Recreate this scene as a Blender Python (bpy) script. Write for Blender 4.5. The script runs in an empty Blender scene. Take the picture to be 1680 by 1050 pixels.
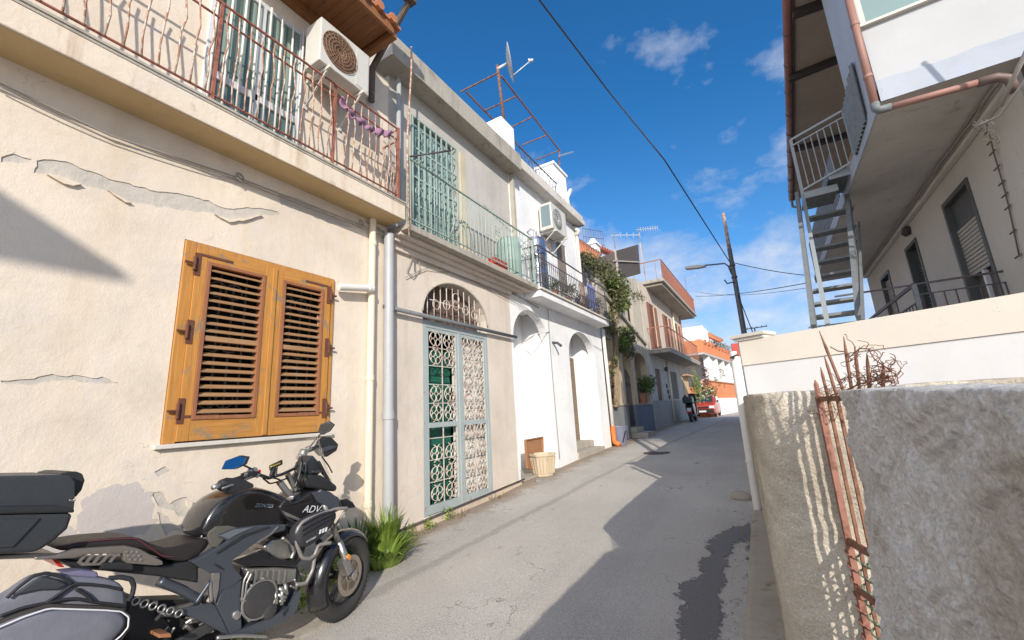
import bpy, bmesh, math, random
from mathutils import Vector, Matrix, noise
from mathutils.geometry import tessellate_polygon
random.seed(7)
C = bpy.context.scene.collection
PI = math.pi
# ------------------------------------------------------------------ camera maths (eye at the origin, street along +Y)
CX, CY, FL = 840.0, 525.0, 692.35
RX = Vector((0.85190043, -0.15703234, -0.49960634))
RY = Vector((0.52101122, 0.15751502, 0.83888994))
RZ = Vector((-0.05303735, -0.97495121, 0.21600272))
def ray(px, py):
    d = Vector((px-CX, py-CY, FL))
    return Vector((RX.dot(d), RY.dot(d), RZ.dot(d)))
def U(px, py, x=None, y=None, z=None):
    """surveyed point: where the sight line meets the plane x=, y= or z="""
    d = ray(px, py)
    if x is not None: return d*(x/d.x)
    if y is not None: return d*(y/d.y)
    return d*(z/d.z)
def UP(px, py, p, q):
    """point of a vertical plane through ground points p, q (xy)"""
    d = ray(px, py)
    n = Vector((q[1]-p[1], p[0]-q[0]))
    t = (n.x*p[0]+n.y*p[1])/(n.x*d.x+n.y*d.y)
    return d*t
GP = [(-60,-3.5),(-10,-2.05),(-3,-1.74),(0,-1.58),(3.2,-1.425),(5,-1.335),(6.7,-1.245),(9,-1.145),(11.75,-1.05),(16,-.945),(20,-.86),(24,-.775),(28,-.86),(31,-.95),(36,-.955),(60,-.9),(300,-3)]
def gz(y):
    for (a, za), (b, zb) in zip(GP, GP[1:]):
        if y <= b: return za+(zb-za)*(y-a)/(b-a)
    return GP[-1][1]
# ------------------------------------------------------------------ materials
MATS = {}
def nodes(name):
    m = bpy.data.materials.new(name); m.use_nodes = True
    nt = m.node_tree
    b = nt.nodes['Principled BSDF']
    return m, nt, b
def N(nt, t, **k):
    n = nt.nodes.new(t)
    for a, v in k.items():
        if a in ('inputs',): continue
        setattr(n, a, v)
    return n
def L(nt, a, b): nt.links.new(a, b)
def noise_n(nt, co, scale, detail=4, rough=.55, dist=0):
    n = N(nt, 'ShaderNodeTexNoise'); n.inputs['Scale'].default_value = scale
    n.inputs['Detail'].default_value = detail; n.inputs['Roughness'].default_value = rough
    n.inputs['Distortion'].default_value = dist
    L(nt, co, n.inputs['Vector']); return n.outputs['Fac']
def ramp(nt, f, stops):
    r = N(nt, 'ShaderNodeValToRGB')
    e = r.color_ramp.elements
    while len(e) > 1: e.remove(e[-1])
    e[0].position = stops[0][0]; e[0].color = c4(stops[0][1])
    for p, c in stops[1:]:
        k = e.new(p); k.color = c4(c)
    L(nt, f, r.inputs['Fac']); return r.outputs['Color']
def c4(c):
    if isinstance(c, (int, float)): return (c, c, c, 1)
    return (c[0], c[1], c[2], 1)
def mixc(nt, f, a, b):
    m = N(nt, 'ShaderNodeMix', data_type='RGBA')
    for s, v in ((0, f), (6, a), (7, b)):
        if hasattr(v, 'is_linked'): L(nt, v, m.inputs[s])
        elif s == 0: m.inputs[0].default_value = v
        else: m.inputs[s].default_value = c4(v)
    return m.outputs[2]
def mth(nt, op, a, b=0.0, clamp=False):
    m = N(nt, 'ShaderNodeMath', operation=op); m.use_clamp = clamp
    for i, v in enumerate((a, b)):
        if hasattr(v, 'is_linked'): L(nt, v, m.inputs[i])
        else: m.inputs[i].default_value = v
    return m.outputs[0]
def coords(nt, scale=None):
    t = N(nt, 'ShaderNodeNewGeometry').outputs['Position']
    if scale:
        mp = N(nt, 'ShaderNodeMapping'); mp.inputs['Scale'].default_value = scale
        L(nt, t, mp.inputs['Vector']); return mp.outputs['Vector']
    return t
def bump(nt, b, h, strength=.4, dist=.01):
    bn = N(nt, 'ShaderNodeBump'); bn.inputs['Strength'].default_value = strength
    bn.inputs['Distance'].default_value = dist
    L(nt, h, bn.inputs['Height']); L(nt, bn.outputs['Normal'], b.inputs['Normal'])
def plaster(name, col, dirt=None, dirt_amt=.5, rough=.9, bs=.35, streak=.35, mottle=.08, grain=60):
    if name in MATS: return MATS[name]
    m, nt, b = nodes(name); co = coords(nt)
    dirt = dirt or tuple(c*.6 for c in col)
    big = noise_n(nt, co, 1.3, 6, .6, .3)
    a = tuple(c*(1+mottle) for c in col); d = tuple(c*(1-mottle*1.6) for c in col)
    base = ramp(nt, big, [(.3, d), (.5, col), (.7, a)])
    st = noise_n(nt, coords(nt, (2.2, 2.2, .22)), 2.2, 6, .65)
    sm = ramp(nt, st, [(.52, 0), (.75, streak)])
    c1 = mixc(nt, sm, base, dirt)
    blot = noise_n(nt, co, 5.5, 8, .7, .6)
    bm_ = ramp(nt, blot, [(.58, 0), (.68, dirt_amt)])
    c2 = mixc(nt, bm_, c1, dirt)
    # wandering hairline cracks, only in some regions, and small specks
    cv = N(nt, 'ShaderNodeTexVoronoi', feature='DISTANCE_TO_EDGE'); cv.inputs['Scale'].default_value = 1.5
    wv = N(nt, 'ShaderNodeVectorMath', operation='ADD'); nn = N(nt, 'ShaderNodeTexNoise'); nn.inputs['Scale'].default_value = 4; nn.inputs['Detail'].default_value = 7; L(nt, co, nn.inputs['Vector'])
    L(nt, co, wv.inputs[0]); L(nt, nn.outputs['Color'], wv.inputs[1]); L(nt, wv.outputs[0], cv.inputs['Vector'])
    ck = mth(nt, 'MULTIPLY', ramp(nt, cv.outputs['Distance'], [(.001, .55), (.006, 0)]), ramp(nt, big, [(.54, 0), (.60, 1)]))
    c2 = mixc(nt, ck, c2, tuple(q*.35 for q in col))
    spk = ramp(nt, noise_n(nt, co, 26, 6, .75), [(.68, 0), (.73, .4)])
    c2 = mixc(nt, spk, c2, dirt)
    pale = ramp(nt, noise_n(nt, co, 2.4, 4, .5, .8), [(.60, 0), (.64, .28)])
    c2 = mixc(nt, pale, c2, tuple(min(1, q*.88+.06) for q in (col[0]*.95, col[1]*.98, col[2]*1.12)))
    L(nt, c2, b.inputs['Base Color']); b.inputs['Roughness'].default_value = rough
    b.inputs['Specular IOR Level'].default_value = .25
    fine = noise_n(nt, co, grain, 5, .7)
    mid = noise_n(nt, co, 7, 5, .6)
    h = mth(nt, 'ADD', mth(nt, 'MULTIPLY', fine, .35), mid)
    bump(nt, b, h, bs, .02)
    MATS[name] = m; return m
def metal(name, col, rust=(.16,.055,.025), amt=.5, rough=.5, met=0.0, scale=14, thr=.5):
    if name in MATS: return MATS[name]
    m, nt, b = nodes(name); co = coords(nt)
    n = noise_n(nt, co, scale, 8, .7, .4)
    f = ramp(nt, n, [(thr, 0), (thr+.08, amt)])
    v = noise_n(nt, co, 3, 3)
    base = mixc(nt, v, tuple(c*.82 for c in col), tuple(min(1, c*1.12) for c in col))
    L(nt, mixc(nt, f, base, rust), b.inputs['Base Color'])
    b.inputs['Metallic'].default_value = met
    L(nt, mth(nt, 'ADD', mth(nt, 'MULTIPLY', f, .4), rough, True), b.inputs['Roughness'])
    bump(nt, b, n, .25, .003)
    MATS[name] = m; return m
def simple(name, col, rough=.5, met=0.0, var=.12, scale=20, bs=.1, spec=.5, coat=0, trans=0, alpha=1):
    if name in MATS: return MATS[name]
    m, nt, b = nodes(name); co = coords(nt)
    n = noise_n(nt, co, scale, 5, .65)
    L(nt, mixc(nt, n, tuple(c*(1-var) for c in col), tuple(min(1, c*(1+var)) for c in col)), b.inputs['Base Color'])
    rn = noise_n(nt, co, scale*.4, 4, .6)
    L(nt, mth(nt, 'ADD', mth(nt, 'MULTIPLY', rn, .3), max(0, rough-.13), True), b.inputs['Roughness'])
    b.inputs['Metallic'].default_value = met; b.inputs['Specular IOR Level'].default_value = spec
    b.inputs['Coat Weight'].default_value = coat; b.inputs['Coat Roughness'].default_value = .08
    b.inputs['Transmission Weight'].default_value = trans
    if bs: bump(nt, b, n, bs, .004)
    MATS[name] = m; return m
def wood(name, col, worn, axis='z', amt=.8, rough=.6):
    if name in MATS: return MATS[name]
    m, nt, b = nodes(name)
    sc = {'z': (30, 30, 2), 'y': (30, 2, 30), 'x': (2, 30, 30)}[axis]
    g = noise_n(nt, coords(nt, sc), 1.6, 6, .6, .5)
    base = mixc(nt, ramp(nt, g, [(.3, 0), (.7, 1)]), tuple(c*.7 for c in col), col)
    w = noise_n(nt, coords(nt), 4.2, 9, .72, .5)
    f = ramp(nt, w, [(.56, 0), (.63, amt)])
    L(nt, mixc(nt, f, base, worn), b.inputs['Base Color']); b.inputs['Roughness'].default_value = rough
    bump(nt, b, mth(nt, 'ADD', g, mth(nt, 'MULTIPLY', f, -.6)), .4, .004)
    MATS[name] = m; return m
def glass(name, col=(.05,.07,.08), rough=.08):
    if name in MATS: return MATS[name]
    m, nt, b = nodes(name)
    b.inputs['Base Color'].default_value = c4(col); b.inputs['Roughness'].default_value = rough
    b.inputs['Specular IOR Level'].default_value = .8
    b.inputs['Coat Weight'].default_value = .5
    MATS[name] = m; return m
def leafm(name, col, col2):
    if name in MATS: return MATS[name]
    m, nt, b = nodes(name)
    n = noise_n(nt, coords(nt), 9, 3)
    r = N(nt, 'ShaderNodeNewGeometry').outputs['Random Per Island']
    f = mth(nt, 'ADD', mth(nt, 'MULTIPLY', n, .5), mth(nt, 'MULTIPLY', r, .5))
    L(nt, ramp(nt, f, [(.25, col), (.75, col2)]), b.inputs['Base Color'])
    b.inputs['Roughness'].default_value = .55
    t = N(nt, 'ShaderNodeBsdfTranslucent'); t.inputs['Color'].default_value = c4(tuple(c*1.3 for c in col2))
    mx = N(nt, 'ShaderNodeMixShader'); mx.inputs[0].default_value = .25
    out = nt.nodes['Material Output']
    L(nt, b.outputs[0], mx.inputs[1]); L(nt, t.outputs[0], mx.inputs[2]); L(nt, mx.outputs[0], out.inputs['Surface'])
    MATS[name] = m; return m
# ------------------------------------------------------------------ mesh builder (world coordinates)
class MB:
    def __init__(s): s.v = []; s.f = []
    def add(s, vs, fs):
        o = len(s.v); s.v += [Vector(v) for v in vs]; s.f += [tuple(i+o for i in f) for f in fs]; return s
    def box(s, x0, x1, y0, y1, z0, z1):
        x0, x1 = sorted((x0, x1)); y0, y1 = sorted((y0, y1)); z0, z1 = sorted((z0, z1))
        return s.add([(x0,y0,z0),(x1,y0,z0),(x1,y1,z0),(x0,y1,z0),(x0,y0,z1),(x1,y0,z1),(x1,y1,z1),(x0,y1,z1)],
                     [(0,3,2,1),(4,5,6,7),(0,1,5,4),(1,2,6,5),(2,3,7,6),(3,0,4,7)])
    def beam(s, a, b, w, h, up=(0,0,1)):
        """rectangular bar from a to b, w across, h along up"""
        a, b = Vector(a), Vector(b); d = (b-a).normalized(); up = Vector(up)
        if abs(d.dot(up)) > .98: up = Vector((1,0,0))
        sx = d.cross(up).normalized()*(w/2); uz = sx.cross(d).normalized()*(h/2)
        vs = []
        for p in (a, b):
            vs += [p-sx-uz, p+sx-uz, p+sx+uz, p-sx+uz]
        return s.add(vs, [(0,3,2,1),(4,5,6,7),(0,1,5,4),(1,2,6,5),(2,3,7,6),(3,0,4,7)])
    def tube(s, pts, r, n=8, cap=True):
        pts = [Vector(p) for p in pts]; rs = r if isinstance(r, (list, tuple)) else [r]*len(pts)
        rings = []; prev = None
        for i, p in enumerate(pts):
            d = (pts[min(i+1, len(pts)-1)]-pts[max(i-1, 0)])
            if d.length < 1e-9: d = Vector((0,0,1))
            d.normalize()
            if prev is None:
                u = d.cross(Vector((0,0,1)));
                if u.length < .05: u = d.cross(Vector((1,0,0)))
            else: u = prev-d*prev.dot(d)
            u.normalize(); prev = u; w = d.cross(u)
            rings.append([p+(u*math.cos(2*PI*k/n)+w*math.sin(2*PI*k/n))*rs[i] for k in range(n)])
        vs = [v for rg in rings for v in rg]; fs = []
        for i in range(len(pts)-1):
            for k in range(n):
                fs.append((i*n+k, i*n+(k+1)%n, (i+1)*n+(k+1)%n, (i+1)*n+k))
        if cap: fs += [tuple(range(n))[::-1], tuple(range((len(pts)-1)*n, len(pts)*n))]
        return s.add(vs, fs)
    def prism(s, poly, ex):
        """closed planar polygon (3D) extruded by ex"""
        poly = [Vector(p) for p in poly]; ex = Vector(ex); n = len(poly)
        tris = tessellate_polygon([poly])
        vs = poly+[p+ex for p in poly]
        fs = [tuple(t) for t in tris]+[tuple(i+n for i in t[::-1]) for t in tris]
        fs += [(i, (i+1)%n, (i+1)%n+n, i+n) for i in range(n)]
        return s.add(vs, fs)
    def plate(s, outer, holes, ex):
        """polygon with holes extruded by ex"""
        loops = [[Vector(p) for p in outer]]+[[Vector(p) for p in h] for h in holes]
        flat = [p for lp in loops for p in lp]; n = len(flat); ex = Vector(ex)
        tris = tessellate_polygon(loops)
        fs = [tuple(t) for t in tris]+[tuple(i+n for i in t[::-1]) for t in tris]
        o = 0
        for lp in loops:
            m = len(lp); fs += [(o+i, o+(i+1)%m, o+(i+1)%m+n, o+i+n) for i in range(m)]; o += m
        return s.add(flat+[p+ex for p in flat], fs)
    def lathe(s, c, prof, axis=(0,0,1), n=24):
        """prof = [(r, h)...] turned about axis through c"""
        c = Vector(c); a = Vector(axis).normalized(); u = a.cross(Vector((0,0,1)))
        if u.length < .05: u = Vector((1,0,0))
        u.normalize(); w = a.cross(u); vs = []; fs = []
        for r, h in prof:
            vs += [c+a*h+(u*math.cos(2*PI*k/n)+w*math.sin(2*PI*k/n))*max(r, 1e-4) for k in range(n)]
        for i in range(len(prof)-1):
            for k in range(n): fs.append((i*n+k, i*n+(k+1)%n, (i+1)*n+(k+1)%n, (i+1)*n+k))
        fs += [tuple(range(n))[::-1], tuple(range((len(prof)-1)*n, len(prof)*n))]
        return s.add(vs, fs)
    def torus(s, c, axis, R, r, n=32, m=10, sq=1.0):
        c = Vector(c); a = Vector(axis).normalized(); u = a.cross(Vector((0,0,1)))
        if u.length < .05: u = Vector((1,0,0))
        u.normalize(); w = a.cross(u); vs = []; fs = []
        for i in range(n):
            d = u*math.cos(2*PI*i/n)+w*math.sin(2*PI*i/n)
            for j in range(m):
                t = 2*PI*j/m; vs.append(c+d*(R+r*math.cos(t))+a*(r*sq*math.sin(t)))
        for i in range(n):
            for j in range(m):
                fs.append((i*m+j, ((i+1)%n)*m+j, ((i+1)%n)*m+(j+1)%m, i*m+(j+1)%m))
        return s.add(vs, fs)
    def build(s, name, mat, parent=None, smooth=False, bevel=0, sub=0, seg=2):
        me = bpy.data.meshes.new(name)
        off = Vector((0,0,0)); q = parent
        while q is not None: off += q.location; q = q.parent
        me.from_pydata([v-off for v in s.v], [], s.f); me.update()
        bm = bmesh.new(); bm.from_mesh(me); bmesh.ops.recalc_face_normals(bm, faces=bm.faces); bm.to_mesh(me); bm.free()
        me.materials.append(mat)
        if smooth:
            me.polygons.foreach_set('use_smooth', [True]*len(me.polygons))
        o = bpy.data.objects.new(name, me); C.objects.link(o)
        if parent: o.parent = parent
        if bevel:
            md = o.modifiers.new('bevel', 'BEVEL'); md.width = bevel; md.segments = seg; md.limit_method = 'ANGLE'; md.angle_limit = math.radians(35)
        if sub:
            md = o.modifiers.new('sub', 'SUBSURF'); md.levels = sub; md.render_levels = sub
        if smooth == 'angle':
            for e in me.edges: pass
            try: me.set_sharp_from_angle(angle=math.radians(40))
            except Exception: pass
        return o
def tag(o, label=None, cat=None, group=None, kind=None):
    if label: o['label'] = label
    if cat: o['category'] = cat
    if group: o['group'] = group
    if kind: o['kind'] = kind
    return o
def thing(name, label, cat, loc=(0,0,0), group=None):
    o = bpy.data.objects.new(name, None); o.empty_display_size = .1; C.objects.link(o); o.location = loc
    return tag(o, label, cat, group)
def rough_outline(pts, step=.03, amp=.012, seed=0):
    out = []; n = len(pts)
    for i in range(n):
        a, b = pts[i], pts[(i+1)%n]; k = max(1, int((b-a).length/step))
        for j in range(k):
            p = a.lerp(b, j/k)
            q = noise.noise_vector(p*14+Vector((seed, seed*2, 0)))*amp*1.6+noise.noise_vector(p*40)*amp*.7
            out.append(Vector((p.x, p.y+q.y, p.z+q.z)))
    return out
def arch_pts(y0, y1, zs, zt, x, n=16):
    """semi-ellipse from (y1,zs) over the crown zt to (y0,zs)"""
    c = (y0+y1)/2; r = (y1-y0)/2
    return [Vector((x, c+r*math.cos(PI*i/n), zs+(zt-zs)*math.sin(PI*i/n))) for i in range(n+1)]
def rect(x, y0, y1, z0, z1): return [(x,y0,z0),(x,y1,z0),(x,y1,z1),(x,y0,z1)]
def cable(name, pts, r, mat, label, sag=0, cat='cable', group=None):
    P = []
    for a, b in zip(pts, pts[1:]):
        a, b = Vector(a), Vector(b); k = max(4, int((b-a).length*3))
        for i in range(k): P.append(a.lerp(b, i/k)-Vector((0,0,sag*4*(i/k)*(1-i/k))))
    P.append(Vector(pts[-1]))
    return tag(MB().tube(P, r, 6).build(name, mat, smooth=True), label, cat, group)
def leaves(centers, n, rad, size, seed=1, aspect=2.2, droop=.3):
    """many leaf-sized faces scattered round a list of (centre, radius)"""
    rnd = random.Random(seed); mb = MB(); tot = sum(r**2 for _, r in centers)
    for c, r in centers:
        c = Vector(c)
        for _ in range(int(n*r*r/tot)):
            d = Vector((rnd.gauss(0,1), rnd.gauss(0,1), rnd.gauss(0,1))).normalized()
            p = c+d*r*(rnd.random()**.45)
            if noise.noise(p*5.5/max(.3, rad)) < -.22: continue
            a = Vector((rnd.gauss(0,1), rnd.gauss(0,1), rnd.gauss(0,1)-droop)).normalized()
            b = a.cross(Vector((rnd.gauss(0,1), rnd.gauss(0,1), rnd.gauss(0,1)))).normalized()
            s = size*rnd.uniform(.6, 1.3); w = s/aspect
            mb.add([p, p+a*s*.5+b*w*.5, p+a*s, p+a*s*.5-b*w*.5], [(0,1,2,3)])
    return mb
def text_mesh(txt, name, mat, parent, origin, right, up, size, depth=.002, shear=0):
    cu = bpy.data.curves.new(name, 'FONT'); cu.body = txt; cu.size = 1; cu.extrude = 0; cu.shear = shear
    cu.resolution_u = 3
    ob = bpy.data.objects.new(name, cu); C.objects.link(ob)
    bpy.context.view_layer.update()
    me0 = ob.evaluated_get(bpy.context.evaluated_depsgraph_get()).to_mesh()
    vs = [v.co.copy() for v in me0.vertices]; fs = [tuple(p.vertices) for p in me0.polygons]
    ob.to_mesh_clear(); bpy.data.objects.remove(ob); bpy.data.curves.remove(cu)
    R_, U_ = Vector(right).normalized(), Vector(up).normalized(); n = R_.cross(U_).normalized()
    o = Vector(origin)
    top = [o+R_*v.x*size+U_*v.y*size+n*depth for v in vs]; m = len(top)
    mb = MB(); mb.add(top, fs)
    return mb.build(name, mat, parent)
# ------------------------------------------------------------------ world, sun, camera
SUN_T = Vector((-0.5458, 0.7292, -0.4128))          # direction the sunlight travels
sc = bpy.context.scene
w = bpy.data.worlds.new('World'); sc.world = w; w.use_nodes = True
nt = w.node_tree; bg = nt.nodes['Background']
sky = N(nt, 'ShaderNodeTexSky', sky_type='NISHITA'); sky.sun_disc = False
sky.sun_elevation = math.radians(24.4)
sky.sun_rotation = math.atan2(-SUN_T.x, -SUN_T.y)
sky.air_density = 1.0; sky.dust_density = .25; sky.ozone_density = 2.6; sky.altitude = 300
tc = N(nt, 'ShaderNodeTexCoord')
sp = N(nt, 'ShaderNodeSeparateXYZ'); L(nt, tc.outputs['Generated'], sp.inputs[0])
zz = mth(nt, 'ADD', mth(nt, 'MAXIMUM', sp.outputs[2], 0.0), .42)
cb = N(nt, 'ShaderNodeCombineXYZ')
L(nt, mth(nt, 'DIVIDE', sp.outputs[0], zz), cb.inputs[0]); L(nt, mth(nt, 'DIVIDE', sp.outputs[1], zz), cb.inputs[1])
cb.inputs[2].default_value = 3.7
cn = noise_n(nt, cb.outputs[0], 3.5, 9, .58, .15)
cn2 = noise_n(nt, cb.outputs[0], 1.3, 3, .5, .1)
low = ramp(nt, sp.outputs[2], [(.0, .34), (.30, .20), (.55, .06), (.8, 0)])
lowv = N(nt, 'ShaderNodeRGBToBW'); L(nt, low, lowv.inputs[0])
cm = mth(nt, 'ADD', mth(nt, 'ADD', mth(nt, 'MULTIPLY', cn, .78), mth(nt, 'MULTIPLY', cn2, .22)), mth(nt, 'MULTIPLY', lowv.outputs[0], .80))
back = mth(nt, 'MULTIPLY', mth(nt, 'SUBTRACT', .05, sp.outputs[1], True), .55)  # unseen extra cloud cover added behind the camera to fill the shade
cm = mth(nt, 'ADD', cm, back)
cf = ramp(nt, cm, [(.60, 0), (.655, .28), (.76, .68), (1.0, .95)])
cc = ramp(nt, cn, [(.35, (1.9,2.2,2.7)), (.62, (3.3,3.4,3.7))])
ccb = N(nt, 'ShaderNodeVectorMath', operation='SCALE'); L(nt, cc, ccb.inputs[0]); L(nt, mth(nt, 'ADD', 1.0, mth(nt, 'MULTIPLY', back, 3.2)), ccb.inputs['Scale'])  # added clouds behind the view are brightened for more neutral fill light
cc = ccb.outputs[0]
tint = N(nt, 'ShaderNodeMix', data_type='RGBA', blend_type='MULTIPLY'); tint.inputs[0].default_value = 1
L(nt, sky.outputs[0], tint.inputs[6]); L(nt, ramp(nt, sp.outputs[2], [(.0,(.52,.50,.56)),(.15,(.42,.54,.68)),(.3,(.30,.58,.76)),(.6,(.15,.52,.76))]), tint.inputs[7])
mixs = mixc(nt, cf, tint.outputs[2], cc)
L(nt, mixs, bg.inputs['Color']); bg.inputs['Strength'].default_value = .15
sl = bpy.data.lights.new('sun', 'SUN'); sl.energy = 3.0; sl.angle = math.radians(.53); sl.color = (1, .93, .82)
so = bpy.data.objects.new('sun', sl); C.objects.link(so)
so.rotation_mode = 'QUATERNION'; so.rotation_quaternion = (-SUN_T).to_track_quat('Z', 'Y'); so.location = (6,-8,12)
cd = bpy.data.cameras.new('camera'); cd.sensor_width = 36; cd.lens = FL/1680*36; cd.clip_start = .05; cd.clip_end = 1500
co_ = bpy.data.objects.new('camera', cd); C.objects.link(co_)
right = Vector((RX.x, RY.x, RZ.x)); down = Vector((RX.y, RY.y, RZ.y)); fwd = Vector((RX.z, RY.z, RZ.z))
M = Matrix((right, -down, -fwd)).transposed().to_4x4(); co_.matrix_world = M; sc.camera = co_
sc.view_settings.view_transform = 'Standard'; sc.view_settings.look = 'None'
sc.view_settings.exposure = .74; sc.view_settings.gamma = 1
# ------------------------------------------------------------------ shared materials
cream = plaster('cream_plaster', (.69,.60,.495), (.56,.41,.25), .2, streak=.3)
ochre = plaster('ochre_soffit', (.56,.41,.22), (.36,.22,.10), .3, streak=.2)
render_grey = plaster('bare_render', (.53,.485,.43), (.40,.35,.30), .5, bs=.6, grain=25)
pinkish = plaster('pale_pink_plaster', (.62,.545,.47), (.46,.37,.29), .3, streak=.45)
greyconc = plaster('old_concrete', (.40,.365,.31), (.15,.13,.11), .6, streak=.7, bs=.5)
palewall = plaster('pale_grey_plaster', (.50,.475,.435), (.32,.29,.26), .35, streak=.4)
white = plaster('white_paint_wall', (.80,.80,.80), (.50,.48,.45), .25, streak=.2, bs=.2)
white_r = plaster('white_street_wall', (.70,.635,.55), (.55,.47,.40), .15, streak=.15, bs=.1, mottle=.03)
white_l = plaster('white_lower_wall', (.69,.68,.675), (.55,.52,.50), .15, streak=.15, bs=.1, mottle=.03)
beige = plaster('beige_plaster', (.52,.42,.30), (.30,.23,.16), .4, streak=.5)
stone = plaster('stone_cladding', (.22,.225,.23), (.11,.11,.115), .7, streak=.2, grain=20)
orange = plaster('orange_plaster', (.66,.24,.11), (.45,.16,.08), .2)
shade_wall = plaster('right_house_wall', (.57,.53,.475), (.40,.34,.28), .15, streak=.15, bs=.15, mottle=.04)
white_up = plaster('right_house_upper', (.43,.435,.44), (.52,.50,.48), .15, streak=.2, bs=.12, mottle=.03)
soffitm = plaster('right_soffit', (.54,.50,.455), (.26,.21,.17), .5, streak=.15, bs=.2, mottle=.09)
bluegrey = plaster('blue_grey_undercoat', (.36,.39,.44), (.36,.36,.38), .5, bs=.2)
rustred = metal('rusty_red_paint', (.34,.12,.08), (.13,.05,.03), .7)
rustwhite = metal('rusty_white_paint', (.55,.47,.40), (.33,.13,.06), .85, thr=.44)
greenp = metal('pale_green_paint', (.33,.43,.385), (.28,.13,.06), .85, thr=.57)
greyp = metal('grey_blue_paint', (.36,.41,.41), (.34,.15,.07), .85, thr=.60, scale=6)
darkiron = metal('dark_iron', (.06,.06,.07), (.14,.06,.03), .5)
rusty = metal('rusty_iron', (.22,.105,.065), (.10,.045,.03), .7, rough=.85)
rustpink = metal('red_oxide_paint', (.27,.125,.09), (.13,.06,.04), .75, rough=.8)
galv = simple('galvanised', (.52,.53,.54), .38, .75, .18, 8, .1)
galvgrey = metal('grey_painted_steel', (.155,.17,.178), (.12,.10,.09), .4, rough=.6)
pvcw = simple('white_plastic', (.70,.67,.62), .5, var=.08, scale=6)
pvcg = simple('grey_plastic_pipe', (.38,.385,.39), .45, var=.1, scale=6)
creampipe = simple('cream_painted_pipe', (.72,.62,.47), .6, var=.08, scale=5)
blackp = simple('black_plastic', (.018,.018,.02), .42)
wirem = simple('black_wire', (.03,.03,.033), .6)
wireg = simple('grey_wire', (.30,.27,.24), .7)
marble = plaster('marble_sill', (.62,.58,.52), (.45,.40,.34), .3, bs=.08)
ow = wood('orange_wood', (.56,.255,.055), (.23,.19,.14), 'z', .85)
ow_h = wood('orange_wood_rail', (.56,.255,.055), (.23,.19,.14), 'y', .85)
slatm = wood('worn_louvre', (.42,.235,.115), (.36,.27,.19), 'y', .6)
frame_red = wood('red_brown_wood', (.34,.135,.06), (.28,.16,.09), 'z', .7)
eavew = wood('eave_board', (.30,.125,.045), (.13,.07,.035), 'x', .6)
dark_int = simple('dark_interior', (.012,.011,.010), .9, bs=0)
alu = simple('white_aluminium', (.62,.63,.64), .35, .1, .05)
dglass = glass('window_glass'); gglass = glass('greenish_glass', (.10,.15,.14), .15)
terracotta = simple('terracotta', (.42,.16,.075), .75, var=.2, scale=12)
copperp = simple('terracotta_pipe', (.29,.15,.12), .55, var=.1, scale=6)
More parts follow.
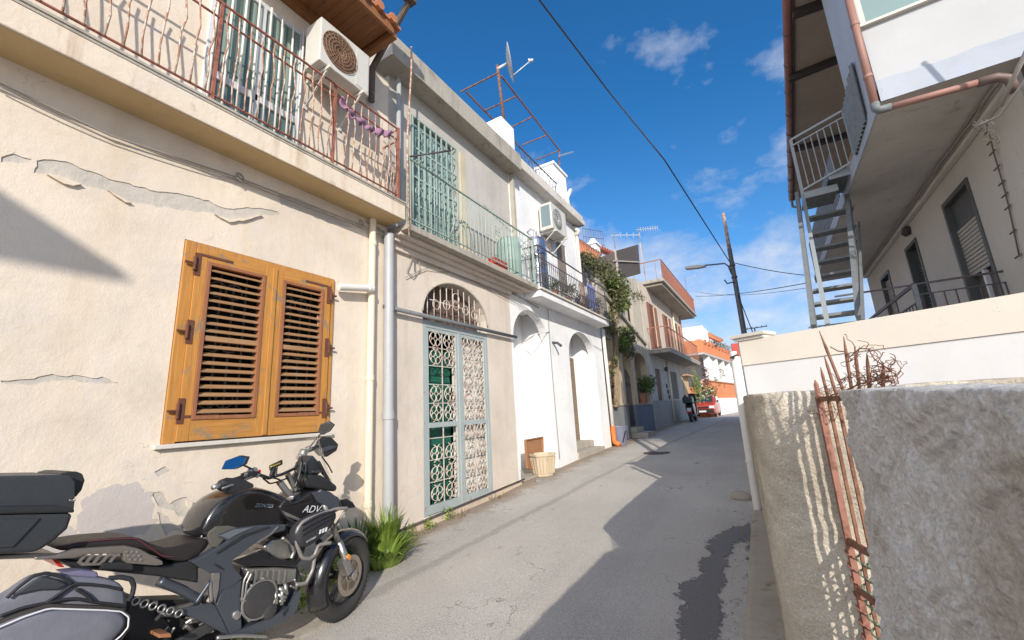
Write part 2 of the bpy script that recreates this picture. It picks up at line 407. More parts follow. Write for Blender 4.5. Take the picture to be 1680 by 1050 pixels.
# ------------------------------------------------------------------ ground and road
def asphalt():
    m, nt, b = nodes('asphalt'); co = coords(nt)
    n1 = noise_n(nt, co, .55, 5, .6, .4); n2 = noise_n(nt, co, 105, 5, .85); n3 = noise_n(nt, co, 3.0, 8, .7, .5)
    base = ramp(nt, n1, [(.3, (.39,.36,.33)), (.55, (.47,.44,.40)), (.75, (.54,.51,.47))])
    ag = ramp(nt, n2, [(.34, .40), (.5, .95), (.62, 1.45)])
    mm = N(nt, 'ShaderNodeMix', data_type='RGBA', blend_type='MULTIPLY'); mm.inputs[0].default_value = 1
    L(nt, base, mm.inputs[6]); L(nt, ag, mm.inputs[7])
    spots = ramp(nt, n3, [(.63, 0), (.68, .5)])
    c = mixc(nt, spots, mm.outputs[2], (.16,.145,.13))
    sx = N(nt, 'ShaderNodeSeparateXYZ'); L(nt, co, sx.inputs[0])
    # long lighter/darker lanes worn by tyres, and dirt against the left walls
    lane = noise_n(nt, coords(nt, (1.6, .12, 1)), 1.2, 4, .6)
    c = mixc(nt, ramp(nt, lane, [(.45, 0), (.62, .35)]), c, (.53,.48,.42))
    edge = mth(nt, 'ADD', mth(nt, 'MULTIPLY', sx.outputs[0], -1.0), mth(nt, 'MULTIPLY', n3, .9))
    ef = ramp(nt, mth(nt, 'DIVIDE', edge, 6.0), [(.675, 0), (.715, .75), (.76, .9)])
    c = mixc(nt, ef, c, (.27,.20,.14))
    # darker repaired seam running up the street, and fine wandering cracks
    sy = sx.outputs[1]; seam = mth(nt, 'ADD', mth(nt, 'ADD', sx.outputs[0], 3.10), mth(nt, 'MULTIPLY', mth(nt, 'SUBTRACT', sy, 4.3), -.055))
    seam = mth(nt, 'ABSOLUTE', mth(nt, 'ADD', seam, mth(nt, 'MULTIPLY', mth(nt, 'SUBTRACT', n3, .5), .22)))
    c = mixc(nt, ramp(nt, seam, [(.03, .42), (.085, 0)]), c, (.22,.20,.18))
    cv = N(nt, 'ShaderNodeTexVoronoi', feature='DISTANCE_TO_EDGE'); cv.inputs['Scale'].default_value = .9
    wv = N(nt, 'ShaderNodeVectorMath', operation='ADD'); nn = N(nt, 'ShaderNodeTexNoise'); nn.inputs['Scale'].default_value = 3.5; nn.inputs['Detail'].default_value = 7; L(nt, co, nn.inputs['Vector'])
    L(nt, co, wv.inputs[0]); L(nt, nn.outputs['Color'], wv.inputs[1]); L(nt, wv.outputs[0], cv.inputs['Vector'])
    ck = mth(nt, 'MULTIPLY', ramp(nt, cv.outputs['Distance'], [(.002, .8), (.007, 0)]), ramp(nt, n1, [(.5, 0), (.56, 1)]))
    c = mixc(nt, ck, c, (.10,.09,.08))
    L(nt, c, b.inputs['Base Color']); b.inputs['Roughness'].default_value = .82
    b.inputs['Specular IOR Level'].default_value = .3
    v = N(nt, 'ShaderNodeTexVoronoi'); v.inputs['Scale'].default_value = 95; L(nt, co, v.inputs['Vector'])
    h = mth(nt, 'ADD', mth(nt, 'MULTIPLY', v.outputs['Distance'], .7), n2)
    bump(nt, b, h, .75, .006); return m
def strip(name, x0f, x1f, ys, zoff, mat, nx=1, wob=0):
    mb = MB(); vs = []; fs = []
    for i, y in enumerate(ys):
        for j in range(nx+1):
            x = x0f(y)+(x1f(y)-x0f(y))*j/nx
            vs.append((x, y, gz(y)+zoff+(noise.noise(Vector((x*.9, y*.9, 0)))*wob)))
    for i in range(len(ys)-1):
        for j in range(nx):
            a = i*(nx+1)+j; fs.append((a, a+1, a+nx+2, a+nx+1))
    mb.add(vs, fs); return tag(mb.build(name, mat, smooth=True), kind='structure')
dirtm = plaster('bare_earth', (.22,.185,.14), (.13,.10,.07), .6, bs=.6)
asph = asphalt()
ys = [-60,-30,-10,-5,-3]+[i*.4-2.6 for i in range(0,70)]+[26,28,31,36,45,60,120,300]
strip('ground', lambda y: -160, lambda y: 160, ys, -.03, dirtm)
strip('road', lambda y: -7.5, lambda y: 1.2 if y < 2 else (.6 if y < 30 else 5), ys, 0, asph, 26, .02)
# concrete ledge along the foot of the right walls
ledge = plaster('mossy_concrete', (.36,.32,.26), (.12,.12,.05), .75, streak=.3, grain=30, bs=.6)
mb = MB(); P = []
for i in range(60):
    y = -1+i*.115; P.append((y, -.315-.012*y+noise.noise(Vector((y*2.1,0,3)))*.025, gz(y)+.13+noise.noise(Vector((y*3,5,0)))*.02))
vs = []; fs = []
for y, x, z in P: vs += [(x-.05,y,z-.2),(x-.012,y,z-.02),(x+.03,y,z),(x+.6,y,z+.03)]
for i in range(len(P)-1):
    for j in range(3): a = i*4+j; fs.append((a, a+1, a+5, a+4))
tag(mb.add(vs, fs).build('kerb', ledge, smooth=True), kind='structure')
# wet patch: a sheet of soaked asphalt from the pipe foot down the slope
wetm = simple('wet_asphalt', (.15,.14,.13), .6, var=.55, scale=100, bs=.7, spec=.5)
wp = [(1243,858),(1215,862),(1180,872),(1160,888),(1162,905),(1150,925),(1150,950),(1122,955),(1112,975),(1125,1000),(1108,1015),(1112,1049),(1178,1049),(1180,1010),(1183,970),(1192,930),(1200,895),(1222,882),(1232,905),(1234,960),(1238,1000),(1246,1000),(1247,930),(1246,880)]
def G(px, py, dz=0):
    d = ray(px, py); t = -1.5/d.z if d.z < 0 else 10
    for _ in range(40):
        z = gz(d.y*t)+dz; t = z/d.z
    return d*t
pts = [G(*p) for p in wp]
def inside(x, y):
    r = False; j = len(pts)-1
    for i in range(len(pts)):
        a, b = pts[i], pts[j]
        if (a.y > y) != (b.y > y) and x < (b.x-a.x)*(y-a.y)/(b.y-a.y)+a.x: r = not r
        j = i
    return r
mb = MB(); st = .011; idx = {}; vs = []; fs = []
def vid(i, j):
    if (i, j) not in idx:
        x, y = x0_+i*st, y0_+j*st; idx[(i, j)] = len(vs); vs.append((x, y, gz(y)+noise.noise(Vector((x*.9, y*.9, 0)))*.02+.005))
    return idx[(i, j)]
x0_, x1_ = min(p.x for p in pts)-.1, max(p.x for p in pts)+.1; y0_, y1_ = min(p.y for p in pts)-.1, max(p.y for p in pts)+.1
for i in range(int((x1_-x0_)/st)):
    for j in range(int((y1_-y0_)/st)):
        x, y = x0_+(i+.5)*st, y0_+(j+.5)*st; q = noise.noise_vector(Vector((x*7, y*7, 0)))*.06+noise.noise_vector(Vector((x*24, y*24, 2)))*.04+noise.noise_vector(Vector((x*70, y*70, 4)))*.03
        if inside(x+q.x, y+q.y): fs.append((vid(i,j), vid(i+1,j), vid(i+1,j+1), vid(i,j+1)))
mb.v = [Vector(v) for v in vs]; mb.f = fs
tag(mb.build('wet_patch', wetm), kind='structure')
# ------------------------------------------------------------------ HOUSE A: cream house with the orange shutters
XA = -4.09
hA = thing('cream_house', 'cracked cream plaster house with orange louvred window, nearest on the left', 'house', (XA, 1.5, gz(1.5)))
MB().plate(rect(XA-.0065, -4, 3.72, -2.3, 4.84), [rect(XA-.0065, 1.47, 2.915, -.085, 1.60)], (-.29,0,0)).build('wall', render_grey, hA)
patches = [
 [(55,284),(62,263),(90,262),(130,273),(158,286),(205,300),(260,315),(300,318),(340,328),(372,343),(400,340),(455,345),(458,351),(400,357),(380,362),(350,350),(300,345),(250,338),(205,330),(190,318),(170,312),(140,303),(115,294),(85,288)],
 [(2,257),(20,252),(50,262),(32,268),(2,265)],
 [(2,627),(40,622),(95,615),(170,620),(195,628),(170,629),(100,624),(60,630),(2,632)],
 [(250,810),(262,806),(280,826),(305,815),(316,824),(312,845),(300,850),(285,838),(262,830)],
 [(258,838),(280,852),(300,872),(285,868),(270,880),(263,858)],
 [(255,773),(270,765),(282,772),(262,782)],
 [(455,318),(490,326),(540,350),(578,374),(540,366),(500,350),(462,335)]]
holes = [rough_outline([U(*p, x=XA) for p in q], seed=i) for i, q in enumerate(patches)]
WY0, WY1, WZ0, WZ1 = 1.47, 2.925, -.09, 1.60
holes.append([Vector(p) for p in rect(XA, WY0-.005, WY1, WZ0, WZ1+.01)])
outer = [Vector(p) for p in rect(XA, -4, 3.70, -2.3, 4.85)]
MB().plate(outer, holes, (-.007,0,0)).build('plaster_layer', cream, hA)
# loose plaster lips hanging under the crack
lips = [[(75,288),(100,290),(132,303),(120,306),(95,298)],[(175,313),(190,320),(215,334),(205,333)],[(352,352),(370,362),(398,358),(430,354),(400,362),(375,366)],[(300,817),(316,824),(311,838),(306,826)]]
for i, q in enumerate(lips):
    MB().prism(rough_outline([U(*p, x=XA) for p in q], .02, .006, i), (.022,0,0)).build('plaster_flake', cream, hA)
# faint repaired smears low on the wall
rep = plaster('lilac_repair', (.52,.47,.44), (.45,.42,.44), .4, bs=.3)
for i, q in enumerate(([(128,840),(150,806),(198,792),(238,800),(258,828),(244,872),(204,892),(140,905)],[(60,900),(90,870),(128,868),(120,905),(80,925)],[(520,520),(535,512),(540,540),(528,556)])):
    MB().prism(rough_outline([U(*p, x=XA) for p in q], .02, .03, i+30), (.0012,0,0)).build('repair_smear', rep, hA)
# window: fixed frame, two louvred leaves, hinges, marble sill
win = MB()
FX = XA+.02
def bd(mb, y0, y1, z0, z1, xa, xb): return mb.box(xa, xb, y0, y1, z0, z1)
bd(win, WY0, WY0+.085, WZ0, WZ1, XA-.03, FX); bd(win, WY1-.055, WY1, WZ0, WZ1, XA-.03, FX)
bd(win, WY0+.085, WY1-.055, WZ1-.05, WZ1, XA-.03, FX)
wf = win.build('window', ow, hA, bevel=.004)
YM = 2.235
def leaf(y0, y1, flip):
    lf = MB(); x0, x1 = XA-.03, XA+.035; lo, hi = WZ0+.012, WZ1-.052
    s = .085
    bd(lf, y0, y0+s, lo, hi, x0, x1); bd(lf, y1-s, y1, lo, hi, x0, x1)
    ra_ = [bd(MB(), y0+s, y1-s, hi-.10, hi, x0, x1-.002), bd(MB(), y0+s, y1-s, lo, lo+.165, x0, x1-.002)]
    o = lf.build('shutter_leaf', ow, hA, bevel=.003); [q_.build('rail', ow_h, o, bevel=.003) for q_ in ra_]
    # inner louvred panel
    a, b, c, d = y0+s, y1-s, lo+.165, hi-.10; p = MB(); t = .032
    bd(p, a, a+t, c, d, x0+.01, x1+.008); bd(p, b-t, b, c, d, x0+.01, x1+.008); bd(p, a+t, b-t, d-t, d, x0+.01, x1+.008); bd(p, a+t, b-t, c, c+t, x0+.01, x1+.008)
    p.build('louvre_frame', frame_red, o, bevel=.003)
    sl = MB(); n = 19; H = (d-t)-(c+t); rnd = random.Random(int(y0*100))
    for i in range(n):
        z = c+t+H*(i+.5)/n+rnd.uniform(-.003,.003); dz = rnd.uniform(-.004,.004)
        if i == 9: sl.box(x0+.012, x1-.004, a+t, b-t, z-.022, z+.022); continue
        aa = Vector((XA+.022, a+t, z-.012)); bb = Vector((XA+.022, b-t, z-.012+dz))
        q = [Vector((XA+.034,0,-.0185)), Vector((XA+.039,0,-.008)), Vector((XA-.008,0,.021)), Vector((XA-.013,0,.012))]
        sl.add([Vector((v.x, yy, z+v.z+ddz)) for yy, ddz in ((a+t,0),(b-t,dz)) for v in q], [(0,1,2,3),(7,6,5,4),(0,4,5,1),(1,5,6,2),(2,6,7,3),(3,7,4,0)])
    sl.build('louvre_slats', slatm, o, bevel=.002)
    return o
leaf(WY0+.085, YM-.002, 0); leaf(YM+.002, WY1-.055, 1)
bd(MB(), YM-.022, YM+.022, WZ0+.02, WZ1-.06, XA+.036, XA+.046).build('cover_strip', ow, hA, bevel=.004)
hm = metal('hinge_iron', (.14,.05,.03), (.10,.04,.02), .6, rough=.8)
for y, s in ((WY0+.07, 1), (WY1-.06, -1)):
    for z in (WZ1-.2, (WZ0+WZ1)/2+.05, WZ0+.25):
        m_ = MB(); m_.tube([(XA+.048,y,z-.06),(XA+.048,y,z+.06)], .013, 8)
        m_.box(XA+.034, XA+.042, y, y+s*.045, z-.10, z+.10); m_.tube([(XA+.045,y-s*.07,z),(XA+.045,y,z)], .011, 6)
        if z != (WZ0+WZ1)/2+.05: m_.box(XA+.035, XA+.041, y+s*.03, y+s*.30, z+(-.055 if z < .5 else .085), z+(-.035 if z < .5 else .105))
        m_.build('hinge', hm, wf)
# grille and room behind the louvres
g = MB()
for i in range(12):
    y = WY0+.12+i*.112; g.tube([(XA-.09,y,WZ0),(XA-.09,y,WZ1)], .011, 6)
for k in range(2):
    cy = (1.86, 2.53)[k]
    for zc in (.25, .75, 1.25):
        for s in (-1, 1):
            g.torus((XA-.085, cy+s*.07, zc), (1,0,0), .07, .008, 18, 5)
g.build('window_grille', simple('grille_paint', (.13,.12,.11), .7), hA, smooth=True)
# opening lining (dark room)
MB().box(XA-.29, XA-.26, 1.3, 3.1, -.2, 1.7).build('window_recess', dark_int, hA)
MB().box(XA-.03, XA+.045, WY0-.05, WY1+.03, WZ0-.035, WZ0-.001).build('sill', marble, hA, bevel=.005)
# balcony slab
BX = -3.74; BZ = 2.54
bl = MB(); bl.box(BX, XA-.02, -4, 3.70, BZ, BZ+.20).build('balcony_slab', plaster('slab_plaster', (.68,.585,.47), (.36,.20,.11), .45, streak=.75), hA, bevel=.008)
MB().box(XA-.01, BX-.02, -4, 3.68, BZ-.006, BZ-.001).build('balcony_soffit', ochre, hA)
lp = MB(); lp.box(BX+.004, BX-.10, -4, 3.70, BZ+.200, BZ+.225); lp.box(BX+.014, BX-.10, -4, 3.71, BZ+.225, BZ+.25)
lp.build('balcony_edge', greyconc, hA, bevel=.004)
rx = -3.77; zt, zm, zb = 3.84, 3.67, 2.86
rl = MB()
for z, h in ((zt,.022),(zm,.016),(zb,.016)): rl.box(rx-.011, rx+.011, -4, 3.60, z-h/2.6, z+h/2.6)
rl.box(rx-.014, rx+.014, 3.575, 3.608, BZ+.24, zt+.02)
for z in (zt, zm, zb): rl.box(rx-.3, rx-.016, 3.585, 3.60, z-.008, z+.008)
rl_o = rl.build('balcony_railing', rustred, hA, bevel=.002)
for y in (1.42, 2.62): MB().box(rx-.013, rx+.013, y-.013, y+.013, BZ+.1, zt+.012).build('railing_post', rustred, rl_o)
rnd = random.Random(5); y = .06
while y < 3.55:
    if abs(y-1.42) > .04 and abs(y-2.62) > .04:
        bow = rnd.uniform(.02, .055); lean = rnd.uniform(-.012,.012); o_ = rnd.uniform(-.01,.01)
        pts = [(rx+.012, y, zb), (rx+.015+o_, y+lean, zb+.18), (rx+.02+bow, y-.015, zb+.36), (rx+.02+bow*.5, y+.01+lean, zb+.55), (rx+.012, y, zm), (rx+.012+bow*.3, y+lean, zm+.12)]
        MB().tube(pts, .0075, 6).build('baluster', rustwhite, rl_o, smooth=True)
    y += .108
for i in range(3):
    y = rx-.05-i*.1
    MB().tube([(y, 3.592, zb), (y+.02, 3.60, zb+.4), (y, 3.592, zm)], .0075, 6).build('baluster', rustwhite, rl_o, smooth=True)
# balcony door
DY0, DY1, DZ0, DZ1 = 1.44, 2.40, 2.78, 4.52
dm = MB(); t = .06
for a in ((DY0,DY0+t,DZ0,DZ1),(DY1-t,DY1,DZ0,DZ1),(DY0+t,DY1-t,DZ1-t,DZ1),(DY0+t,DY1-t,3.28,3.36),(1.90,1.95,DZ0,DZ1-t),(DY0+t,DY1-t,DZ0,DZ0+.05)):
    dm.box(XA-.03, XA+.03, *a)
do = dm.build('balcony_door', alu, hA, bevel=.004)
MB().box(XA-.012, XA+.004, DY0+t, DY1-t, DZ0+.05, DZ1-t).build('glass_pane', gglass, do)
gb = MB()
for i in range(8):
    y = DY0+.04+i*.125; gb.tube([(XA+.06,y,DZ0+.02),(XA+.06,y,DZ1-.03)], .012, 6)
for z in (4.1, DZ0+.1): gb.tube([(XA+.06,DY0+.02,z),(XA+.06,DY1-.02,z)], .009, 6)
gb.build('door_grille', pvcw, do, smooth=True)
cur = MB(); vs = []; n = 60
for i in range(n+1):
    yy = DY0+t+(DY1-DY0-2*t)*i/n; vs += [(XA+.006+.004*math.sin(i*1.1), yy, 3.37), (XA+.006+.004*math.sin(i*1.1+.6), yy, DZ1-t)]
cur.add(vs, [(2*i,2*i+2,2*i+3,2*i+1) for i in range(n)])
cur.build('net_curtain', simple('curtain', (.20,.27,.24), .8), do, smooth=True)
# wooden eave over the balcony
EY = 3.14; EX = -3.42
ev = MB(); rnd = random.Random(3)
for i in range(18):
    y = 1.36+i*.098; ev.box(-4.3, EX, y, y+.094, 4.86+rnd.uniform(0,.004), 4.89)
ev.build('eave_boards', eavew, hA)
MB().box(-4.3,EX+.02,EY,EY+.07,4.76,4.90).build('eave_beam', eavew, hA, bevel=.004)
MB().box(EX,EX+.04,1.3,EY-.001,4.78,4.90).build('eave_fascia', eavew, hA)
MB().box(XA+.001,XA+.08,1.3,EY-.001,4.74,4.858).build('wall_plate', eavew, hA)
er = MB(); er.box(-4.4,EX+.06,1.3,EY+.10,4.905,4.94)
for i in range(9):
    er.tube([(-4.4,1.4+i*.21,4.99),(EX+.10,1.4+i*.21,4.94)], .06, 8)
er.build('eave_tiles', terracotta, hA)
# gutters and pipes
gm = metal('brown_gutter', (.10,.075,.06), (.18,.12,.08), .5, rough=.6)
t_ = MB(); g0 = U(668,8,x=-3.36); g1 = U(611,112,x=-3.98)
t_.tube([g0+Vector((0,0,.06)), g0, g1, g1+Vector((-.03,.02,-.5))], .042, 10)
t_.box(EX+.045,EX+.16,1.3,g0.y+.08,g0.z+.03,g0.z+.12)
tag(t_.build('rain_gutter', gm, smooth=False), 'brown metal gutter elbow slanting down from the wooden eave', 'gutter')
t_ = MB(); t_.tube([(-4.035,3.42,2.53),(-4.035,3.43,-1.40)], .043, 14); 
for z in (2.2, .5, -.9): t_.lathe((-4.035,3.425,z), [(.043,-.03),(.05,-.03),(.05,.03),(.043,.03)])
tag(t_.build('downpipe', creampipe, smooth='angle'), 'cream painted downpipe running to the ground right of the orange shutters', 'drainpipe')
t_ = MB(); t_.tube([(-4.0,3.66,2.40),(-3.99,3.67,.1),(-3.98,3.68,-1.42)], .065, 16)
t_.lathe((-3.99,3.67,.05), [(.065,-.04),(.074,-.04),(.074,.05),(.065,.05)]); t_.lathe((-3.982,3.68,-1.18), [(.066,-.015),(.078,-.015),(.078,.015),(.066,.015)])
tag(t_.build('downpipe', pvcg, smooth='angle'), 'thick grey downpipe in the corner between the cream house and the arched doorway', 'drainpipe')
p0 = U(556,480,x=-3.99); p1 = U(603,470,x=-3.99)
t_ = MB(); t_.tube([(-4.0,p0.y,1.50),(-3.99,3.36,1.58)], .040, 14); t_.lathe((-3.99,3.36,1.58), [(.04,-.03),(.05,-.03),(.05,.03),(.01,.03)], (0,1,0))
tag(t_.build('pipe_stub', pvcw, smooth='angle'), 'short white horizontal pipe beside the orange shutters', 'pipe')
# the thin mast pipe rising past the balcony corner
tag(MB().tube([U(671,388,x=-3.72),U(668,230,x=-3.72),(-3.71,3.78,4.9),(-3.71,3.78,5.3)], .014, 8).build('mast', rustwhite, smooth=True), 'thin pale mast pipe rising past the corner of the red railing', 'pole')
t_ = MB(); t_.tube([(-3.98,3.80,2.7),(-3.98,3.80,4.9)], .035, 10); tag(t_.build('downpipe', pvcg, smooth=True), 'grey upper downpipe behind the end of the red balcony railing', 'drainpipe')
# air conditioner
def aircon(name, label, x0, x1, y0, y1, z0, z1, front='x', rust=True, panel=None):
    a = thing(name, label, 'air conditioner', ((x0+x1)/2,(y0+y1)/2,z0), 'air conditioners on the left facades')
    cas = simple('aircon_casing', (.58,.56,.51), .45, var=.12, scale=9)
    MB().box(x0,x1,y0,y1,z0,z1).build('casing', cas, a, bevel=.012)
    cz = (z0+z1)/2; cy = y0+(y1-y0)*.38; r = min((z1-z0)*.40, .25)
    gm2 = metal('fan_guard', (.30,.18,.10), (.22,.09,.04), .8) if rust else alu
    MB().lathe((x1+.001,cy,cz), [(r,-.002),(r,.003),(r*.97,.004),(.01,.004)], (1,0,0), 28).build('fan_opening', simple('fan_rust', (.13,.075,.05), .8, var=.4) if rust else darkiron, a)
    g = MB()
    for k in range(6): g.torus((x1+.012,cy,cz), (1,0,0), r*(k+1)/6, .0035, 28, 5)
    for k in range(20):
        q = 2*PI*k/20; g.tube([(x1+.012,cy+.03*math.cos(q),cz+.03*math.sin(q)),(x1+.012,cy+r*math.cos(q+.25),cz+r*math.sin(q+.25))], .003, 4)
    g.build('fan_grille', gm2, a, smooth=True)
    MB().box(x1+.001,x1+.006,y1-.20,y1-.02,z0+.03,z1-.03).build('service_panel', cas, a, bevel=.003)
    if panel: MB().box(x0+.05,x1-.04,y0-.006,y0-.001,z0+.08,z1-.06).build('coil_fins', simple('coil', (.16,.22,.24), .5), a)
    for y in (y0+.10, y1-.12):
        b = MB(); b.box(XA, x1+.05, y, y+.035, z0-.045, z0-.005); b.beam((XA,y+.017,z0-.34),(x1-.02,y+.017,z0-.045), .02, .025); b.box(XA, XA+.02, y, y+.035, z0-.38, z0-.046)
        b.build('bracket', cas, a)
    return a
aircon('air_conditioner', 'weathered air conditioner with a rust-stained fan under the wooden eave', -3.96, -3.68, 2.34, 3.02, 3.92, 4.50)
# cloth on the railing
mb = MB(); vs = []; fs = []; n, m = 26, 8
for i in range(n+1):
    for j in range(m+1):
        y = 2.66+i*.03; s_ = j/m
        z = 3.70-.10*math.sin(PI*i/n)*1.2-s_*(.07+.05*math.sin(i*.9)**2)+.04*noise.noise(Vector((i*.3,j*.4,0))); x = rx+.03+.025*math.sin(i*1.3+j*.5)
        vs.append((x, y, z))
for i in range(n):
    for j in range(m): a = i*(m+1)+j; fs.append((a,a+1,a+m+2,a+m+1))
o = mb.add(vs, fs).build('cloth', simple('mauve_cloth', (.30,.16,.25), .85, var=.3, scale=60), smooth=True)
o.modifiers.new('t','SOLIDIFY').thickness = .006
tag(o, 'mauve cloth rag tied along the red balcony railing', 'cloth')
# cables clipped under balcony
wA = [U(0,137,x=-4.06), U(180,222,x=-4.06), U(395,293,x=-4.06), U(600,372,x=-4.05), Vector((-4.03,3.75,2.42))]
cable('wall_cable', wA, .007, wireg, 'twisted pale cable clipped along the cream wall under the balcony')
cable('wall_cable', [p+Vector((.0,0,-.03)) for p in wA], .005, wireg, 'thinner lower cable sagging beneath the twisted cable on the cream wall', .012)
for k, (px, py) in enumerate(((393,291),(592,366))):
    p = U(px,py,x=-4.05); m_ = MB()
    for r in (.025,.035,.045): m_.torus(p+Vector((.01,0,0)), (1,.3*r*20,.2), r, .004, 16, 5)
    tag(m_.build('cable_coil', wireg, smooth=True), ['small coil of pale cable above the shutters under the balcony','small coil of pale cable beside the cream downpipe top'][k], 'cable coil')
# ------------------------------------------------------------------ HOUSE B: arched ironwork doorway
hB = thing('arched_door_house', 'pale house with the arched iron-grille doorway and green railed balcony', 'house', (XA, 5.4, gz(5.4)))
BY0, BY1 = 3.722, 6.80
DA0, DA1 = 4.38, 5.99; DB = gz(5.2)+.07
outer = rect(XA, BY0, BY1, -2.2, 2.44)
hole = [Vector((XA, DA0, DB)), Vector((XA, DA1, DB))]+arch_pts(DA0, DA1, 1.50, 2.06, XA)
MB().plate(outer, [hole], (-.22,0,0)).build('wall', pinkish, hB)
# arch rim
a0 = arch_pts(DA0-.01, DA1+.01, 1.50, 2.075, XA+.012, 24); MB().tube(a0, .016, 6).build('arch_rim', greyconc, hB, smooth=True)
# upper storey
UD0, UD1 = 4.18, 5.25
MB().plate(rect(XA-.02, BY0, 7.06, 2.43, 5.02), [[Vector(p) for p in rect(XA-.02, UD0, UD1, 2.56, 4.62)]], (-.22,0,0)).build('upper_wall', palewall, hB)
MB().box(XA-.018, XA+.012, 5.36, 5.50, 2.56, 4.6).build('pilaster', plaster('yellowish_plaster', (.56,.50,.36), None, .3), hB)
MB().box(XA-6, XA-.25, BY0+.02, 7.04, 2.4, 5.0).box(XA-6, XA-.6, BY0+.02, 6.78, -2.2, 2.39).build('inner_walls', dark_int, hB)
# cornice slab
cr = MB(); cr.box(XA-6, -3.80, 3.50, 7.12, 5.011, 5.37)
cr.build('roof_slab', greyconc, hB, bevel=.012)
MB().box(XA-6, -3.84, 3.50, 7.1, 5.372, 5.43).build('roof_coping', greyconc, hB, bevel=.01)
# balcony
bs_ = MB(); bs_.box(-3.74, XA-.001, 3.74, 7.38, 2.44, 2.53); o = bs_.build('balcony_slab', greyconc, hB, bevel=.008)
mo = MB(); mo.box(XA-.01, XA+.22, 3.74, 7.36, 2.40, 2.438); mo.box(XA-.01, XA+.12, 3.74, 7.1, 2.34, 2.398); mo.box(XA-.01, XA+.05, 3.74, 6.85, 2.25, 2.338)
mo.build('moulding', pinkish, hB, bevel=.006)
rb = -3.76; T3 = 3.50
r = MB(); r.box(rb-.016, rb+.016, 3.76, 7.32, T3-.008, T3+.008); r.box(rb-.01, rb+.01, 3.76, 7.32, 2.60, 2.615)
for y in (3.77, 7.30): r.box(rb-.018, rb+.018, y-.018, y+.018, 2.53, T3+.02)
rB = r.build('balcony_railing', greenp, hB)
n = 31
for i in range(n):
    y = 3.86+i*(3.36/n)
    MB().tube([(rb,y,2.6),(rb,y,T3)], .0075, 6).build('baluster', greenp, rB, smooth=True)
sc_ = MB()
for dy in (-.05, .05):
    for s in (1,-1):
        sc_.torus((rb+.01, 5.95+dy*s, 3.2+dy*.8), (1,0,0), .035, .005, 14, 5)
for yy in (4.85, 5.0): sc_.tube([(rb+.02,yy-.25,2.62),(rb+.08,yy-.2,2.85),(rb+.05,yy,2.98),(rb+.02,yy+.15,2.85),(rb+.02,yy+.18,2.62)], .008, 6)
sc_.build('railing_scroll', greenp, rB, smooth=True)
tag(MB().tube([(-3.75,3.78,3.52), U(740,247,x=-3.40)], .013, 8).build('iron_bar', darkiron, smooth=True), 'dark iron bar jutting from the corner of the green balcony railing', 'bar')
# green barred door upstairs
ud = MB()
for z in (2.57, 3.1, 3.55, 4.05, 4.58): ud.box(XA+.0, XA+.02, UD0, UD1, z-.014, z+.014)
for k in range(9): y = UD0+(UD1-UD0)*k/8; ud.box(XA+.002, XA+.022, y-.011, y+.011, 2.57, 4.60)
udo = ud.build('balcony_door', greenp, hB)
lf_ = MB()
for k in range(4):
    y = UD0+.02+k*.262; lf_.box(XA-.12, XA-.09, y, y+.25, 2.58, 4.60); lf_.box(XA-.089, XA-.075, y+.04, y+.21, 2.75, 3.45); lf_.box(XA-.089, XA-.075, y+.04, y+.21, 3.6, 4.45)
lf_.build('shutter_leaf', simple('aqua_shutter', (.20,.28,.29), .35, var=.6, scale=5), udo, bevel=.006)
dec = MB()
for z in (2.83, 3.33, 3.8, 4.3):
    for k in range(4):
        y = UD0+.13+k*.267
        dec.torus((XA+.012,y,z), (1,0,0), .075, .008, 16, 5); dec.torus((XA+.012,y+.05,z+.12), (1,0,0), .04, .007, 12, 5)
dec.build('door_ornament', greenp, udo, smooth=True)
# ground floor door: frame, two grilled leaves
dx = XA-.05
fr = MB()
def bb(mb, y0, y1, z0, z1, x0=None, x1=None): mb.box(dx if x0 is None else x0, (dx+.05) if x1 is None else x1, y0, y1, z0, z1); return mb
bb(fr, DA0+.002, DA0+.07, DB+.002, 1.38); bb(fr, DA1-.07, DA1-.002, DB+.002, 1.38); bb(fr, DA0+.07, DA1-.07, 1.28, 1.38)
dB = fr.build('entrance_door', greyp, hB, bevel=.003)
ym = 5.20
ringm = metal('rusty_cream_paint', (.58,.54,.48), (.34,.17,.10), .7, thr=.50)
def scroll(mb, x, cy, cz, ry, rz, t=.007):
    def sp(cx_, cz_, r, a0, turns, s):
        P = []
        for i in range(15):
            q = a0+s*turns*2*PI*i/14; rr = r*(1-.62*i/14); P.append((x, cx_+rr*math.cos(q), cz_+rr*math.sin(q)))
        mb.tube(P, t, 5)
    for sy in (-1, 1):
        for sz in (-1, 1):
            sp(cy+sy*ry*.42, cz+sz*rz*.42, ry*.46, PI/2 if sz > 0 else -PI/2, .95, sy*sz)
    P = [(x, cy+ry*.82*math.cos(q*PI/10), cz+rz*.88*math.sin(q*PI/10)) for q in range(21)]
    mb.tube(P, t*.9, 5)
